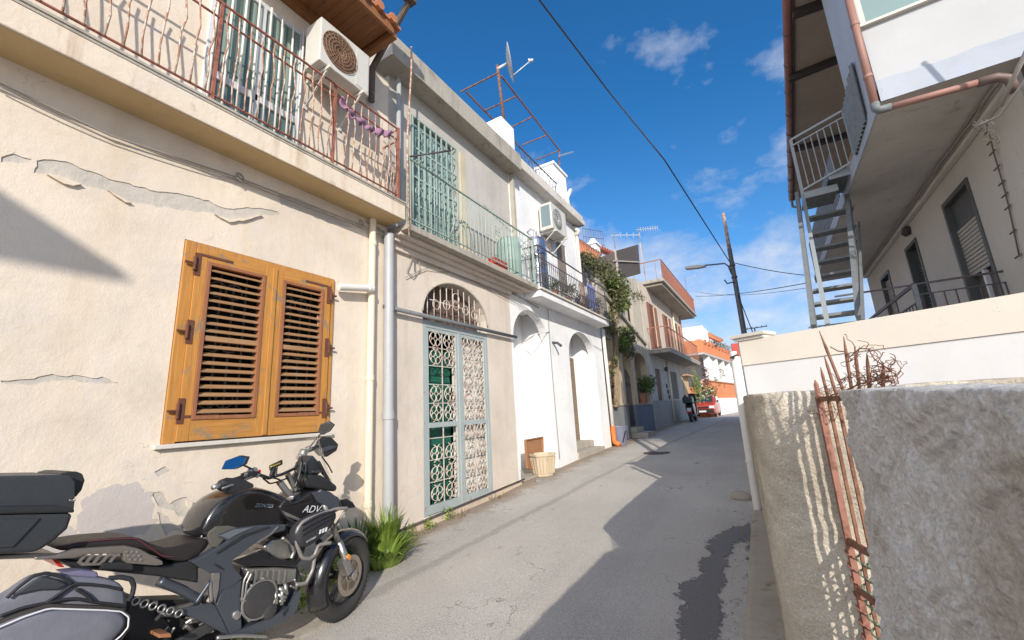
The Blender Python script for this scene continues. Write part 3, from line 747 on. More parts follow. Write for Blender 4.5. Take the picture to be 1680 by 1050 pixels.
def leafB(y0, y1, cols, rows, dens):
    f = MB(); s = .05
    z0, z1, zmid = DB+.01, 1.275, -.10
    for a in ((y0,y0+s,z0,z1),(y1-s,y1,z0,z1),(y0+s,y1-s,z1-s,z1),(y0+s,y1-s,z0,z0+.11),(y0+s,y1-s,zmid-.035,zmid+.035)): bb(f, *a, dx+.006, dx+.046)
    o = f.build('door_leaf', greyp, hB, bevel=.003)
    w_ = (y1-y0-2*s); g = MB(); x = dx+.03
    for k in range(0, cols+1): y = y0+s+w_*k/cols; g.box(x-.007, x+.007, y-.006, y+.006, z0+.1, z1-s)
    for z in [zmid+.035+(z1-s-zmid)*k/5 for k in range(1,5)]+[z0+.11+(zmid-z0)*k/4 for k in range(1,4)]: g.box(x-.006, x+.008, y0+s, y1-s, z-.006, z+.006)
    g.build('grille_bars', ringm, o)
    q = MB(); cw = w_/cols
    top = [(zmid+.035+(z1-s-zmid)*(k+.5)/5) for k in range(5)]; bot = [(z0+.11+(zmid-z0-.1)*(k+.5)/4) for k in range(4)]
    for i, z in enumerate(top+bot):
        if not dens and i in (2, 4+0, 8): pass
        for k in range(cols):
            if dens or i in (0, 1, 3, 5, 6, 7, 4): scroll(q, x+.012, y0+s+cw*(k+.5), z, cw*.5, .12 if i < 5 else .105)
    q.build('grille_scrolls', ringm, o, smooth=True)
    return o
leafB(DA0+.072, ym-.03, 2, 0, False); leafB(ym+.03, DA1-.072, 2, 0, True)
bb(MB(), ym-.028, ym+.028, DB+.005, 1.278, dx+.0, dx+.055).build('door_post', greyp, hB, bevel=.003)
# green inner door (left) and cream inner panel (right)
gd = MB(); gx = XA-.20
gd.box(gx-.03, gx, DA0+.03, ym-.0, DB, 1.0)
god = gd.build('inner_door', simple('green_door_paint', (.015,.125,.085), .45, var=.3, scale=6), hB)
gs = MB()
for k in range(9):
    z = DB+.12+k*.235; gs.box(gx+.001, gx+.02, DA0+.08, ym-.04, z, z+.15)
    for j in range(4): gs.box(gx+.02, gx+.028, DA0+.12, ym-.08, z+.02+j*.035, z+.032+j*.035)
gs.build('door_panels', MATS['green_door_paint'], god, bevel=.004)
MB().box(XA-.16, XA-.13, ym+.005, DA1-.0, DB, 1.28).build('inner_panel', plaster('inner_cream_panel', (.66,.63,.58), None, .3), hB)
# fanlight grille
fl = MB(); x = XA-.04
for k in range(1, 11):
    y = DA0+(DA1-DA0)*k/11; c = (DA0+DA1)/2; q = abs(y-c)/((DA1-DA0)/2); h = 1.5+.56*math.sqrt(1-q*q)
    fl.tube([(x,y,1.45),(x,y,h-.01)], .009, 6)
for k in range(5):
    y = DA0+.33+k*.24; fl.torus((x+.01,y,1.66+.08*(1-abs(k-2)/2)), (1,0,0), .075, .008, 16, 5)
fl.torus((x+.01,5.19,1.86), (1,0,0), .08, .008, 16, 5)
fl.tube([(x,DA0+.2,1.72),(x,DA1-.2,1.72)], .008, 5)
fl.build('fanlight_grille', ringm, hB, smooth=True)
MB().box(XA-.215, XA-.20, DA0, DA1, 1.29, 2.1).build('fanlight_back', simple('dusty_red', (.13,.085,.07), .9, var=.5), hB)
# steel lintel beam across the facade
MB().tube([(XA+.08,3.60,1.405),(XA+.08,6.85,1.415)], .030, 10).build('lintel_beam', galvgrey, hB, smooth=True)
# footing and the dark pipe on it
ft = MB(); vs = []
for y in (3.75, 6.80): vs += [(XA-.01,y,-2.2),(XA+.06,y,-2.2),(XA+.06,y,gz(y)+.09-(y-3.75)*.01),(XA-.01,y,gz(y)+.10-(y-3.75)*.01)]
ft.add(vs, [(0,1,2,3),(7,6,5,4),(0,4,5,1),(1,5,6,2),(2,6,7,3),(3,7,4,0)]); ft.build('footing', plaster('footing_plaster', (.60,.50,.40), (.3,.22,.15), .4), hB)
MB().box(XA-.2, XA+.03, DA0, DA1, gz(4.4)-.1, DB-.001).build('door_step', marble, hB, bevel=.004)
tag(MB().tube([(XA+.085,3.74,gz(3.74)+.115),(XA+.085,5.2,gz(5.2)+.105),(XA+.085,6.85,gz(6.85)+.09)], .014, 8).build('foot_pipe', darkiron, smooth=True), 'thin dark pipe along the foot of the arched doorway wall', 'pipe')
# cables over the arch
W = lambda *p: [U(a, b, x=XA+.03) for a, b in p]
for i, (p, r_, lb) in enumerate([
  (W((648,392),(690,420),(760,440),(838,478),(884,505)), .010, 'thick grey cable bundle under the green balcony moulding'),
  (W((655,400),(700,432),(780,462),(850,495),(882,520)), .006, 'second cable line running above the arched doorway'),
  (W((665,455),(700,440),(740,447),(790,468),(850,500),(884,528)), .005, 'lowest thin cable looping just over the iron arch'),
  (W((600,362),(630,380),(668,402),(676,425),(668,445),(678,455),(690,440),(684,418)), .007, 'loose grey cable loop hanging left of the iron arch')]):
    cable('facade_cable', p, r_, wireg, lb)
# ------------------------------------------------------------------ tanks and pot on the balcony
t_ = thing('water_tank', 'green plastic barrel behind the green balcony railing', 'water tank', (-3.95,6.6,2.53), 'tanks on the left balconies')
gt = simple('green_barrel', (.27,.37,.33), .5, var=.1)
MB().lathe((-4.0,6.72,2.535), [(.24,0),(.25,.02),(.25,.30),(.256,.32),(.256,.36),(.25,.38),(.25,.62),(.256,.64),(.25,.70),(.22,.80),(.12,.84),(.01,.845)]).build('barrel', gt, t_, smooth='angle')
MB().lathe((-4.0,6.72,3.375), [(.08,0),(.08,.03),(.01,.032)]).build('cap', blackp, t_)
t_ = thing('water_tank', 'shiny steel water tank rising above the wrought-iron balcony of the white house', 'water tank', (-4.0,7.95,2.45), 'tanks on the left balconies')
stl = simple('steel_tank', (.62,.63,.64), .22, .95, .08, 4, .05)
MB().lathe((-4.02,7.92,2.5), [(.22,0),(.255,.03),(.255,.38),(.26,.39),(.26,.42),(.255,.43),(.255,.80),(.26,.81),(.26,.84),(.255,.85),(.255,1.20),(.235,1.26),(.15,1.30),(.01,1.31)], n=36).build('tank', stl, t_, smooth='angle')
MB().tube([(-3.9,7.8,3.78),(-3.88,7.75,3.9),(-4.0,7.72,3.95),(-4.08,7.72,3.9)], .02, 8).build('inlet_pipe', galv, t_, smooth=True)
t_ = thing('flower_box', 'red plastic planter on the edge of the green railed balcony', 'planter', (-3.85,6.0,2.53))
MB().box(-3.93,-3.79,5.88,6.32,2.535,2.68).build('box', simple('red_plastic', (.50,.07,.045), .45), t_, bevel=.012)
MB().box(-3.935,-3.785,5.875,6.325,2.682,2.70).build('rim', MATS['red_plastic'], t_, bevel=.004)
# ------------------------------------------------------------------ HOUSE C: white arcaded house
hC = thing('white_arcaded_house', 'white two-storey house with two porch arches and a wrought-iron balcony', 'house', (XA, 9.3, gz(9.3)))
CY0, CY1 = 6.80, 11.95
A1 = (6.88, 8.42, 1.42, 2.10); A2 = (9.50, 11.28, 1.35, 2.0)
def archhole(a): return [Vector((XA,a[0],-1.9)), Vector((XA,a[1],-1.9))]+arch_pts(a[0],a[1],a[2],a[3],XA,20)
MB().plate(rect(XA, CY0, CY1, -2, 2.30), [archhole(A1), archhole(A2)], (-.18,0,0)).build('arcade', white, hC)
w_ = MB(); BXC = -4.76
w_.box(BXC-.2, BXC, CY0, CY1, -2, 2.36)                      # back wall of the porch
w_.box(BXC, XA-.181, A1[1]+.0, A2[0]-.0, -2, 2.2)            # pier between the arches
w_.box(BXC, XA-.181, A2[1], CY1, -2, 2.2)
w_.box(BXC, XA-.181, 6.62, A1[0], -2, 2.2)
w_.build('porch_wall', white, hC)
MB().box(BXC, XA-.182, A1[0], A1[1], 2.21, 2.28).build('porch_ceiling', white, hC); MB().box(BXC, XA-.182, A2[0], A2[1], 2.21, 2.28).build('porch_ceiling', white, hC)
# louvred door at the back of the second arch
ld = MB(); ld.box(BXC-.01, BXC+.03, 10.70, 11.27, -.95, 1.45); ldo = ld.build('porch_door', simple('brown_louvre_frame', (.16,.10,.06), .6), hC)
ls = MB()
for k in range(44): z = -.85+k*.05; ls.box(BXC+.031, BXC+.048, 10.76, 11.22, z, z+.028)
ls.build('louvres', simple('brown_louvre', (.25,.19,.13), .6), ldo)
st = MB(); st.box(BXC+.002, XA+.04, A2[0]+.002, A2[1]-.002, -1.9, gz(10)+.14); st.box(BXC+.003, XA-.25, A2[0]+.5, A2[1]-.003, gz(10)+.141, gz(10)+.30)
st.build('porch_step', greyconc, hC, bevel=.01)
# floor of first arch
MB().box(BXC+.002, XA-.003, A1[0]+.002, A1[1]-.002, -1.9, gz(7.6)+.04).build('porch_floor', greyconc, hC)
# upper storey
CU1 = 10.72
MB().plate(rect(XA, 7.062, CU1, 2.30, 5.12), [[Vector(p) for p in rect(XA, 9.25, 9.85, 2.9, 4.25)]], (-.22,0,0)).build('upper_wall', white, hC)
MB().box(XA-6, XA-.221, 7.07, CU1, 2.3, 5.1).build('end_wall', white, hC)
MB().box(XA-.001, XA+.09, 7.062, 7.13, 2.56, 5.0).build('corner_strip', greyconc, hC)
cw = MB(); cw.box(XA-.06, XA-.02, 9.252, 9.848, 2.902, 4.248); cwo = cw.build('window', alu, hC)
cs = MB()
for k in range(26): cs.box(XA-.019, XA-.008, 9.29, 9.81, 2.95+k*.05, 2.985+k*.05)
cs.build('roller_shutter', simple('brown_shutter', (.30,.25,.20), .6), cwo)
cc_ = MB(); cc_.box(XA-6, -3.83, 7.125, 10.80, 5.12, 5.27); cc_.box(XA-6, -3.87, 7.125, 10.78, 5.272, 5.42); cc_.build('roof_slab', plaster('white_cornice', (.62,.58,.52), (.25,.22,.19), .5, streak=.7), hC, bevel=.015)
# balcony C
cb_ = MB(); cb_.box(-3.70, XA-.001, 7.42, 11.66, 2.301, 2.44); cb_.build('balcony_slab', white, hC, bevel=.012)
MB().box(-3.66, XA-.001, 7.38, 11.62, 2.442, 2.48).build('balcony_kerb', marble, hC)
ironb = metal('blue_black_iron', (.07,.075,.10), (.16,.07,.04), .4)
xr = -3.72; zt = 3.42
q = MB(); q.box(xr-.014,xr+.014,7.46,11.6,zt-.012,zt+.012); q.box(xr-.008,xr+.008,7.46,11.6,zt-.27,zt-.255); q.box(xr-.008,xr+.008,7.46,11.6,2.60,2.615); q.box(XA,xr,7.452,7.476,zt-.012,zt+.012); q.box(XA,xr,7.455,7.47,zt-.27,zt-.255); q.box(XA,xr,7.455,7.47,2.60,2.615)
for y in (7.463,11.59): q.box(xr-.015,xr+.015,y-.012,y+.012,2.48,zt)
rC = q.build('balcony_railing', ironb, hC)
for i in range(40):
    y = 7.56+i*.1005
    MB().tube([(xr,y,2.5),(xr,y,zt-.26),(xr,y,zt-.20 if i%2 else zt-.17)], [.007,.007,.001], 6).build('baluster', ironb, rC, smooth=True)
orn = MB()
for i in range(20):
    y = 7.61+i*.201; orn.torus((xr,y,2.72), (1,0,0), .045, .006, 12, 4); orn.torus((xr,y+.05,2.80), (1,0,0), .03, .005, 10, 4); orn.torus((xr,y-.05,2.80), (1,0,0), .03, .005, 10, 4)
for i in range(3): orn.tube([(XA+.09+i*.1,7.462,2.5),(XA+.09+i*.1,7.462,zt)], .007, 5)
orn.build('railing_ornament', ironb, rC, smooth=True)
# fan of spikes between the two balconies
fs_ = MB(); c = Vector((-3.80,7.40,3.15))
for k in range(9):
    q_ = math.radians(0+k*20); d = Vector((-math.cos(q_)*.9+.2, .15*math.sin(q_*2), math.sin(q_))); fs_.tube([c, c+d*.62], [.007,.003], 5)
P = [c+Vector((.42*math.cos(i*PI/14),0,.42*math.sin(i*PI/14))) for i in range(15)]; fs_.tube(P, .007, 5)
tag(fs_.build('spike_fan', rusty, smooth=True), 'fan of iron spikes dividing the green and the wrought-iron balconies', 'spikes')
# balcony plants and cloths
potm = simple('clay_pot', (.34,.15,.09), .8)
lg = leafm('mid_leaf', (.05,.09,.02), (.13,.19,.05)); lg2 = leafm('olive_leaf', (.07,.08,.03), (.17,.17,.08))
for i, (y, hh, lb) in enumerate(((8.5,.30,'low bushy pot plant behind the wrought-iron railing, nearest the steel tank'),(9.3,.42,'taller pot plant in the middle of the wrought-iron balcony'),(10.1,.34,'pot plant near the blue cloth on the wrought-iron balcony'),(11.2,.5,'pot plant at the far end of the wrought-iron balcony'))):
    p = thing('potted_plant', lb, 'potted plant', (-3.9,y,2.48), 'plants on the white house balcony')
    MB().lathe((-3.9,y,2.482), [(.07,0),(.10,.17),(.11,.18),(.11,.2),(.01,.2)], n=16).build('pot', potm, p, smooth='angle')
    leaves([((-3.9,y,2.70+hh*.4), hh*.5),((-3.86,y+.1,2.70+hh*.6), hh*.3)], 260, .3, .07, i+3).build('foliage', lg2 if i%2 else lg, p)
def cloth(name, y0, y1, z0, z1, x, mat, lb):
    mb = MB(); vs = []; fs = []; n, m = 16, 10
    for i in range(n+1):
        for j in range(m+1):
            vs.append((x+.02*math.sin(i*1.1)+.015*noise.noise(Vector((i*.4,j*.3,y0))), y0+(y1-y0)*i/n, z1-(z1-z0)*j/m*(1+.06*math.sin(i*.8))))
    for i in range(n):
        for j in range(m): a = i*(m+1)+j; fs.append((a,a+1,a+m+2,a+m+1))
    o = mb.add(vs, fs).build(name, mat, smooth=True); o.modifiers.new('t','SOLIDIFY').thickness = .006; return tag(o, lb, 'cloth')
cloth('hanging_cloth', 10.3, 10.95, 2.6, 3.28, -3.76, simple('blue_cloth', (.16,.19,.42), .85, var=.3), 'blue cloth hung inside the wrought-iron railing')
cloth('hanging_cloth', 9.75, 10.1, 2.65, 3.2, -3.77, simple('patterned_cloth', (.42,.30,.24), .85, var=.8, scale=25), 'patterned brownish cloth hung left of the blue cloth')
pa = U(905,352,x=-3.70)
aircon('air_conditioner', 'clean white air conditioner on the upper wall of the white arcaded house', -4.02, -3.70, pa.y, pa.y+.82, U(905,372,x=-3.70).z, U(903,330,x=-3.70).z, rust=False, panel=True)
t_ = MB(); t_.tube([(XA+.05,10.62,5.1),(XA+.05,10.62,3.5),(XA+.05,10.62,2.48)], .045, 10); t_.tube([(XA-.02,10.5,5.06),(XA+.12,10.60,4.95),(XA+.05,10.62,4.8)], .055, 10)
tag(t_.build('downpipe', pvcw, smooth=True), 'white upper downpipe at the far edge of the white house roof', 'drainpipe')
t_ = thing('downpipe', 'white downpipe with an orange foot at the far corner of the white house', 'drainpipe', (-4.02,12.0,gz(12)))
MB().tube([(-4.02,12.0,2.3),(-4.02,12.0,-.52)], .05, 12).build('pipe', pvcw, t_, smooth=True)
MB().tube([(-4.02,12.0,-.5),(-4.02,12.0,-.88),(-3.98,11.96,-.95),(-3.84,11.9,-1.0)], .065, 12).build('foot_bend', simple('orange_plastic', (.75,.17,.03), .4), t_, smooth=True)
cable('wall_cable', [(XA+.02,8.45,2.28),(XA+.02,8.44,1.2),(XA+.02,8.50,-1.0)], .007, wireg, 'thin cable running down the white pier between the arches')
cable('wall_cable', [(XA+.02,8.45,1.75),(XA+.02,7.8,1.62),(BXC+.03,8.3,1.55),(BXC+.03,8.3,1.2)], .01, pvcw, 'white cable curving into the first white porch arch')
o = MB().tube([(XA-.15,8.6,1.55),(XA+.12,8.62,1.50),(XA+.2,8.64,1.42)], .03, 8); tag(o.build('wall_lamp', darkiron, smooth=True), 'small dark wall lamp on the white pier between the arches', 'lamp')
# roof terrace of C
rp = thing('roof_pillar', 'white rendered roof pillar carrying the satellite dish', 'pillar', (-4.2,7.2,5.4), 'white pillars on the roof')
MB().box(-4.55,-4.08,6.86,7.40,5.431,6.32).build('shaft', white, rp, bevel=.02)
rp = thing('roof_pillar', 'white rendered roof pillar at the far end of the terrace railing', 'pillar', (-4.2,9.9,5.4), 'white pillars on the roof')
MB().box(-4.6,-4.08,9.45,10.3,5.421,6.50).build('shaft', white, rp, bevel=.02); MB().box(-4.64,-4.04,9.42,10.34,6.502,6.58).build('cap', white, rp, bevel=.01)
tag(MB().tube([U(933,342,x=-4.0), U(930,325,x=-4.0), U(936,312,x=-4.0)], .06, 10).build('vent_pipe', pvcw, smooth=True), 'white bent vent pipe at the roof edge beyond the white pillar', 'pipe')
pr = MB(); a, b = U(835,222,x=-4.02), U(921,311,x=-4.02); z = (a.z+b.z)/2
pr.box(-4.03,-4.01,7.41,9.44,z-.012,z+.012); pr.box(-4.03,-4.01,7.41,9.44,5.5,5.515)
k = 7.45
while k < 9.4:
    pr.tube([(-4.02,k,5.5),(-4.02,k+.18,z)], .006, 5); pr.tube([(-4.02,k+.18,5.5),(-4.02,k,z)], .006, 5); k += .18
tag(pr.build('roof_railing', darkiron), 'dark lattice railing on the white house roof between the two pillars', 'railing')
# pergola frame
zp = 7.28
pg = thing('pergola_frame', 'rusty iron pergola frame over the roof terrace beneath the satellite dish', 'pergola', (-4.5,8.5,6.3))
p1, p2 = U(822,124,z=zp), U(919,248,z=zp); q1, q2 = U(765,151,z=zp), U(808,195,z=zp)
d = (p2-p1).normalized(); 
fr_ = MB(); fr_.beam(p1,p2,.03,.03); e = q1+(q2-q1).normalized()*3.4; fr_.beam(q1,e,.03,.03); 
frb = fr_.build('long_rails', rusty, pg)
for (a, b) in (((755,151),(818,119)),((792,183),(847,158)),((835,211),(873,192)),((857,238),(897,222)),((880,262),(917,247))):
    MB().beam(U(*a,z=zp+.02), U(*b,z=zp+.02), .025, .025).build('cross_bar', rusty, pg)
MB().tube([U(918,272,x=-4.1),U(918,248,x=-4.1)], .02, 6).build('leg', rusty, pg)
MB().tube([U(917,256,x=-4.05),U(940,249,x=-3.9)], .022, 6).build('rail_end', galv, pg)
# satellite dish
sd = thing('satellite_dish', 'grey satellite dish on a rusty pole above the white house roof', 'satellite dish', (-4.15,7.1,6.32))
pt = U(816,113,x=-4.15); pb = Vector((-4.15,7.1,6.3)); MB().tube([pb,(pt.x,pt.y,pt.z+.1)], .03, 10).build('pole', rusty, sd, smooth=True)
nrm = Vector((.90,.44,.12)).normalized(); dc = U(833,104,x=-4.08)
prof = [(.02,-.02),(.15,-.012),(.28,.014),(.38,.045),(.42,.062),(.42,.070),(.38,.052),(.28,.021),(.15,-.004),(.0,-.010)]
m_ = MB(); m_.lathe(dc, prof, nrm, 40); 
dish = m_.build('reflector', simple('dish_grey', (.36,.35,.34), .5, var=.15), sd, smooth=True)
arm = MB(); lnb = dc+nrm*.55+Vector((0,0,-.06)); arm.tube([dc+Vector((0,0,-.40))+nrm*.05, lnb], .012, 8); arm.tube([pt, dc-nrm*.02], .03, 8); arm.build('arm', alu, sd, smooth=True)
m_ = MB(); m_.lathe(lnb, [(.02,-.05),(.03,-.04),(.03,.02),(.045,.03),(.045,.06),(.01,.062)], -nrm, 14); m_.build('receiver', pvcw, sd, smooth='angle')
# planter and board in front of the porch
cp = thing('concrete_planter', 'octagonal fluted concrete planter standing against the white pier', 'planter', (-3.95,8.0,gz(8)))
pc = G(889,782); pm = plaster('planter_concrete', (.52,.43,.31), (.3,.24,.17), .4, grain=30)
cx_, cy_ = pc.x-.02, pc.y+.12; z0 = gz(cy_)
m_ = MB(); m_.lathe((cx_,cy_,z0+.0), [(.20,0),(.20,.03),(.255,.36),(.275,.37),(.275,.41),(.24,.41),(.22,.36),(.01,.35)], n=8); m_.build('bowl', pm, cp, bevel=.008)
m_ = MB()
for k in range(24):
    q_ = 2*PI*k/24; r0, r1 = .203, .252; m_.tube([(cx_+r0*math.cos(q_),cy_+r0*math.sin(q_),z0+.05),(cx_+r1*math.cos(q_),cy_+r1*math.sin(q_),z0+.34)], .011, 5)
m_.build('fluting', pm, cp)
b0, b1 = U(863,765,x=-4.22), U(888,760,x=-4.22)
m_ = MB(); q4 = [U(861,722,x=-4.30), U(889,717,x=-4.30), U(890,775,x=-4.22), U(864,768,x=-4.22)]
m_.prism(q4, (-.02,0,0)); o = m_.build('wooden_board', wood('board_wood', (.38,.185,.085), (.22,.11,.05), 'z', .5)); m_ = MB(); tag(o, 'brown wooden board leaning in the white porch behind the planter', 'board')
for a, b in zip(q4, q4[1:]+q4[:1]): m_.beam(a+Vector((.012,0,0)), b+Vector((.012,0,0)), .02, .045, (1,0,0))
m_.build('frame', MATS['board_wood'], o)
cn_ = G(884,792); m_ = MB(); m_.lathe((cn_.x,cn_.y,cn_.z+.035), [(.03,-.05),(.033,-.045),(.033,.045),(.03,.05)], (.6,.8,0), 16); tag(m_.build('tin_can', simple('tin', (.7,.7,.7), .3, .9)), 'small empty tin can lying on the ground before the planter', 'can')
# ------------------------------------------------------------------ rough rendered walls by the lens
def stucco(name, c1, c2, c3):
    m, nt, b = nodes(name); co = coords(nt)
    n1 = noise_n(nt, co, 1.9, 6, .62, .7); n2 = noise_n(nt, co, 5, 8, .7, .3); n3 = noise_n(nt, co, 130, 4, .7)
    base = ramp(nt, n1, [(.34, c3), (.46, c2), (.56, c1)])
    blot = ramp(nt, n2, [(.42, 0), (.66, .55)])
    c = mixc(nt, blot, base, c2)
    sp_ = ramp(nt, n3, [(.25, .62), (.5, 1.0), (.75, 1.3)])
    mm = N(nt, 'ShaderNodeMix', data_type='RGBA', blend_type='MULTIPLY'); mm.inputs[0].default_value = 1
    L(nt, c, mm.inputs[6]); L(nt, sp_, mm.inputs[7]); L(nt, mm.outputs[2], b.inputs['Base Color'])
    b.inputs['Roughness'].default_value = .95; b.inputs['Specular IOR Level'].default_value = .15
    vv = N(nt, 'ShaderNodeTexVoronoi'); vv.inputs['Scale'].default_value = 75; L(nt, co, vv.inputs['Vector'])
    h = mth(nt, 'ADD', mth(nt, 'ADD', noise_n(nt, co, 60, 6, .8), mth(nt, 'MULTIPLY', noise_n(nt, co, 16, 8, .72), 1.3)), mth(nt, 'MULTIPLY', vv.outputs['Distance'], .5))
    bump(nt, b, h, .75, .012); return m
st_near = stucco('grey_stucco', (.67,.67,.67), (.60,.585,.56), (.48,.445,.39))
st_lit = stucco('sandy_stucco', (.66,.60,.50), (.50,.44,.35), (.36,.31,.25))
def fbm(p, o=4):
    s, a = 0, 1
    for i in range(o): s += a*noise.noise(p); p = p*2.03+Vector((3.1,1.7,5.3)); a *= .5
    return s
def stucco_wall(name, path, z0, ztop, nz, step, mat, amp, round_=.03, depth=.14, seed=0, ridge=1.0, batter=0):
    P = []; 
    for (a, b) in zip(path, path[1:]):
        a, b = Vector(a), Vector(b); k = max(1, int((b-a).length/step))
        for i in range(k): P.append(a.lerp(b, i/k))
    P.append(Vector(path[-1])); n = len(P); nrm = []
    for i in range(n):
        d = (P[min(i+3,n-1)]-P[max(i-3,0)]).normalized(); nrm.append(Vector((-d.y, d.x)))
    vs = []; cols = nz+6
    for i, p in enumerate(P):
        zt_ = ztop(p) + .003*noise.noise(Vector((p.x*6, p.y*6, seed)))+.003*noise.noise(Vector((p.x*40, p.y*40, seed)))
        for j in range(cols):
            if j <= nz: z = z0+(zt_-round_-z0)*j/nz; inn = 0
            else:
                q = (j-nz)/6*PI/2; z = zt_-round_+round_*math.sin(q); inn = round_*(1-math.cos(q))
                if j == cols-1: inn = depth
                if j == cols-2: inn = depth*.5
            c = Vector((p.x, p.y, z));
            s = Vector((p.x*3, (p.y*.80-z*.60)*4.2, (p.y*.60+z*.80)*10.5)); s += noise.noise_vector(c*5)*.9
            v1 = noise.noise(s+Vector((seed,0,0))); t1 = v1*3.2+4; f1 = t1-math.floor(t1); st1 = (math.floor(t1)-2+min(1, max(0, (f1-.80)/.18))-f1*.25)*.33; v2 = noise.noise(s*2.6+Vector((9,seed,0))); t2 = v2*3+4; f2 = t2-math.floor(t2); st2 = (math.floor(t2)-2+min(1, max(0, (f2-.75)/.22)))*.25
            disp = fbm(c*2.2+Vector((seed,0,0)), 2)*.22+(st1*.55+st2*.30)*ridge+fbm(c*20, 3)*.16+noise.noise(c*75)*.13
            o = nrm[i]*(-disp*amp + batter*min(0, z)) + nrm[i]*inn
            vs.append((p.x+o.x, p.y+o.y, z))
    fs = []
    for i in range(n-1):
        for j in range(cols-1): a = i*cols+j; fs.append((a, a+cols, a+cols+1, a+1))
    mb = MB(); mb.add(vs, fs); return mb, name, mat
# path runs so that its left-hand normal points INTO the wall
zt2 = lambda p: .021-.017*(1.87-p.y)
mb, nm, mt = stucco_wall('stucco_wall', [(.345,2.04),(.30,1.985),(.250,1.93),(.228,1.90),(.220,1.85),(.217,1.8),(.222,.28)], -1.75, zt2, 350, .0048, st_near, .038, .010, .10, 3, 1.0, .034)
nw = thing('stucco_wall', 'rough grey stucco wall in shade at the far right foreground', 'wall', (.32,0,gz(0)), 'rough stucco yard walls')
# left-hand normal of this path must point to +x
mb.build('near_face', mt, nw, smooth=True)
MB().box(.205,.325,-6,.285,-1.8,-.01).build('rear_stretch', st_near, nw, bevel=.01)
MB().box(.245,.32,.285,1.90,-1.8,-.035).build('core', st_near, nw)
zt1 = lambda p: .036 if p.y < 2.6 else .036
path1 = [(1.4,2.36),(.12,2.42),(.04,2.435),(-.04,2.475),(-.09,2.54),(-.12,2.64),(-.15,3.0),(-.20,4.0),(-.25,5.55),(-.22,5.70),(-.1,5.74)]
path1 = path1[::-1]
mb, nm, mt = stucco_wall('stucco_wall', path1, -1.75, zt1, 150, .010, st_lit, .022, .018, .22, 9, .45)
fw = thing('stucco_wall', 'sandy stucco wall striped by picket shadows, left of the rusty fence', 'wall', (0,3.5,gz(3.5)), 'rough stucco yard walls')
mb.build('rendered_face', mt, fw, smooth=True)
MB().prism([(-.05,2.56,-1.8),(1.35,2.50,-1.8),(1.35,2.75,-1.8),(.15,2.8,-1.8),(.0,5.25,-1.8),(-.17,5.2,-1.8)], (0,0,1.80)).build('core', st_lit, fw)
# rusty picket fence leaf
fence = thing('picket_fence', 'rusty iron picket fence with pointed tips between the two stucco walls', 'fence', (.3,2.0,gz(2)))
FP, FQ = (.178,2.38), (.178+.29,2.38-.95)
def fp(px, z):
    d = UP(px, 650, FP, FQ); return Vector((d.x, d.y, z))
picks = [(1343,(1337,623),0,1),(1358,(1346,602),0,0),(1373,(1352,583),0,0),(1387,(1344,543),1,0),(1399,(1384,552),2,0),(1412,(1402,568),2,0),(1428,(1422,579),2,0),(1450,(1449,596),2,0)]
for px, tip, mode, wide in picks:
    b = fp(px, 0); t = UP(tip[0], tip[1], FP, FQ); wd = .012 if wide else .0070
    mb = MB(); base = Vector((b.x, b.y, -1.7 if px in (1343,1358,1373,1387,1399,1412) else -.03)); mid = b.copy()
    dirn = (t-mid).normalized()
    mb.beam(base, mid, wd*1.7 if not wide else .024, wd*1.4, (.29,-.95,0)); mb.tube([mid-dirn*.01, mid+(t-mid)*.72, t], [wd*.95, wd*.9, .0015], 6)
    mb.build('picket', rustpink if wide else rusty, fence)
for py0 in (886, 952):
    a = UP(1390, py0, FP, FQ); q = UP(1450, py0+46, FP, FQ); z = a.z
    MB().beam((.168,2.412,z), (.335,1.865,z), .014, .03).build('fence_rail', rusty, fence, bevel=.003)
MB().beam((.168,2.412,-.01), (.36,1.785,-.01), .01, .022).build('fence_rail', rusty, fence)
hx = simple('green_twine', (.16,.23,.15), .8); hx2 = simple('red_twine', (.25,.10,.07), .8)
for k, (px, m_) in enumerate(((1343, hx2), (1358, hx), (1373, hx))):
    b = fp(px, 0); P = [(b.x+.020*math.cos(i*.9), b.y+.016*math.sin(i*.9), -.62-i*.0075) for i in range(130)]
    MB().tube(P, .0042, 4).build('twine_wrap', m_, fence, smooth=True)
# tangled wire among the tips
rnd = random.Random(11); wt = MB()
def tangle(px, py, R, n):
    for _ in range(n):
        c = UP(px, py, FP, FQ); P = []; d = Vector((rnd.gauss(0,1), rnd.gauss(0,1), rnd.gauss(0,.8))).normalized(); p = c+Vector((rnd.gauss(0,R), rnd.gauss(0,R), rnd.gauss(0,R*.8)))
        for i in range(9):
            P.append(p.copy()); d = (d+Vector((rnd.gauss(0,.5), rnd.gauss(0,.5), rnd.gauss(0,.5)))-(p-c)*9).normalized(); p = p+d*.011
        wt.tube(P, .0013, 4)
for px, py, R, n in ((1362,642,.014,10),(1352,672,.014,8),(1372,678,.012,6),(1385,632,.015,8),(1403,618,.016,10),(1420,620,.016,10),(1436,622,.016,10),(1450,618,.016,22),(1455,606,.016,14),(1403,590,.01,4),(1408,573,.008,4),(1426,574,.007,4)): tangle(px, py, R, n)
P = [UP(a, b, FP, FQ) for a, b in ((1362,569),(1375,576),(1386,577),(1395,585),(1410,572),(1424,572),(1435,590),(1450,600),(1462,610))]; wt.tube(P, .0022, 5)
P = [UP(a, b, FP, FQ) for a, b in ((1345,660),(1365,648),(1385,642),(1410,630),(1435,625),(1460,618))]; wt.tube(P, .003, 5)
tag(wt.build('wire_tangle', rusty), 'tangle of rusty barbed wire caught on the picket tips', 'wire')
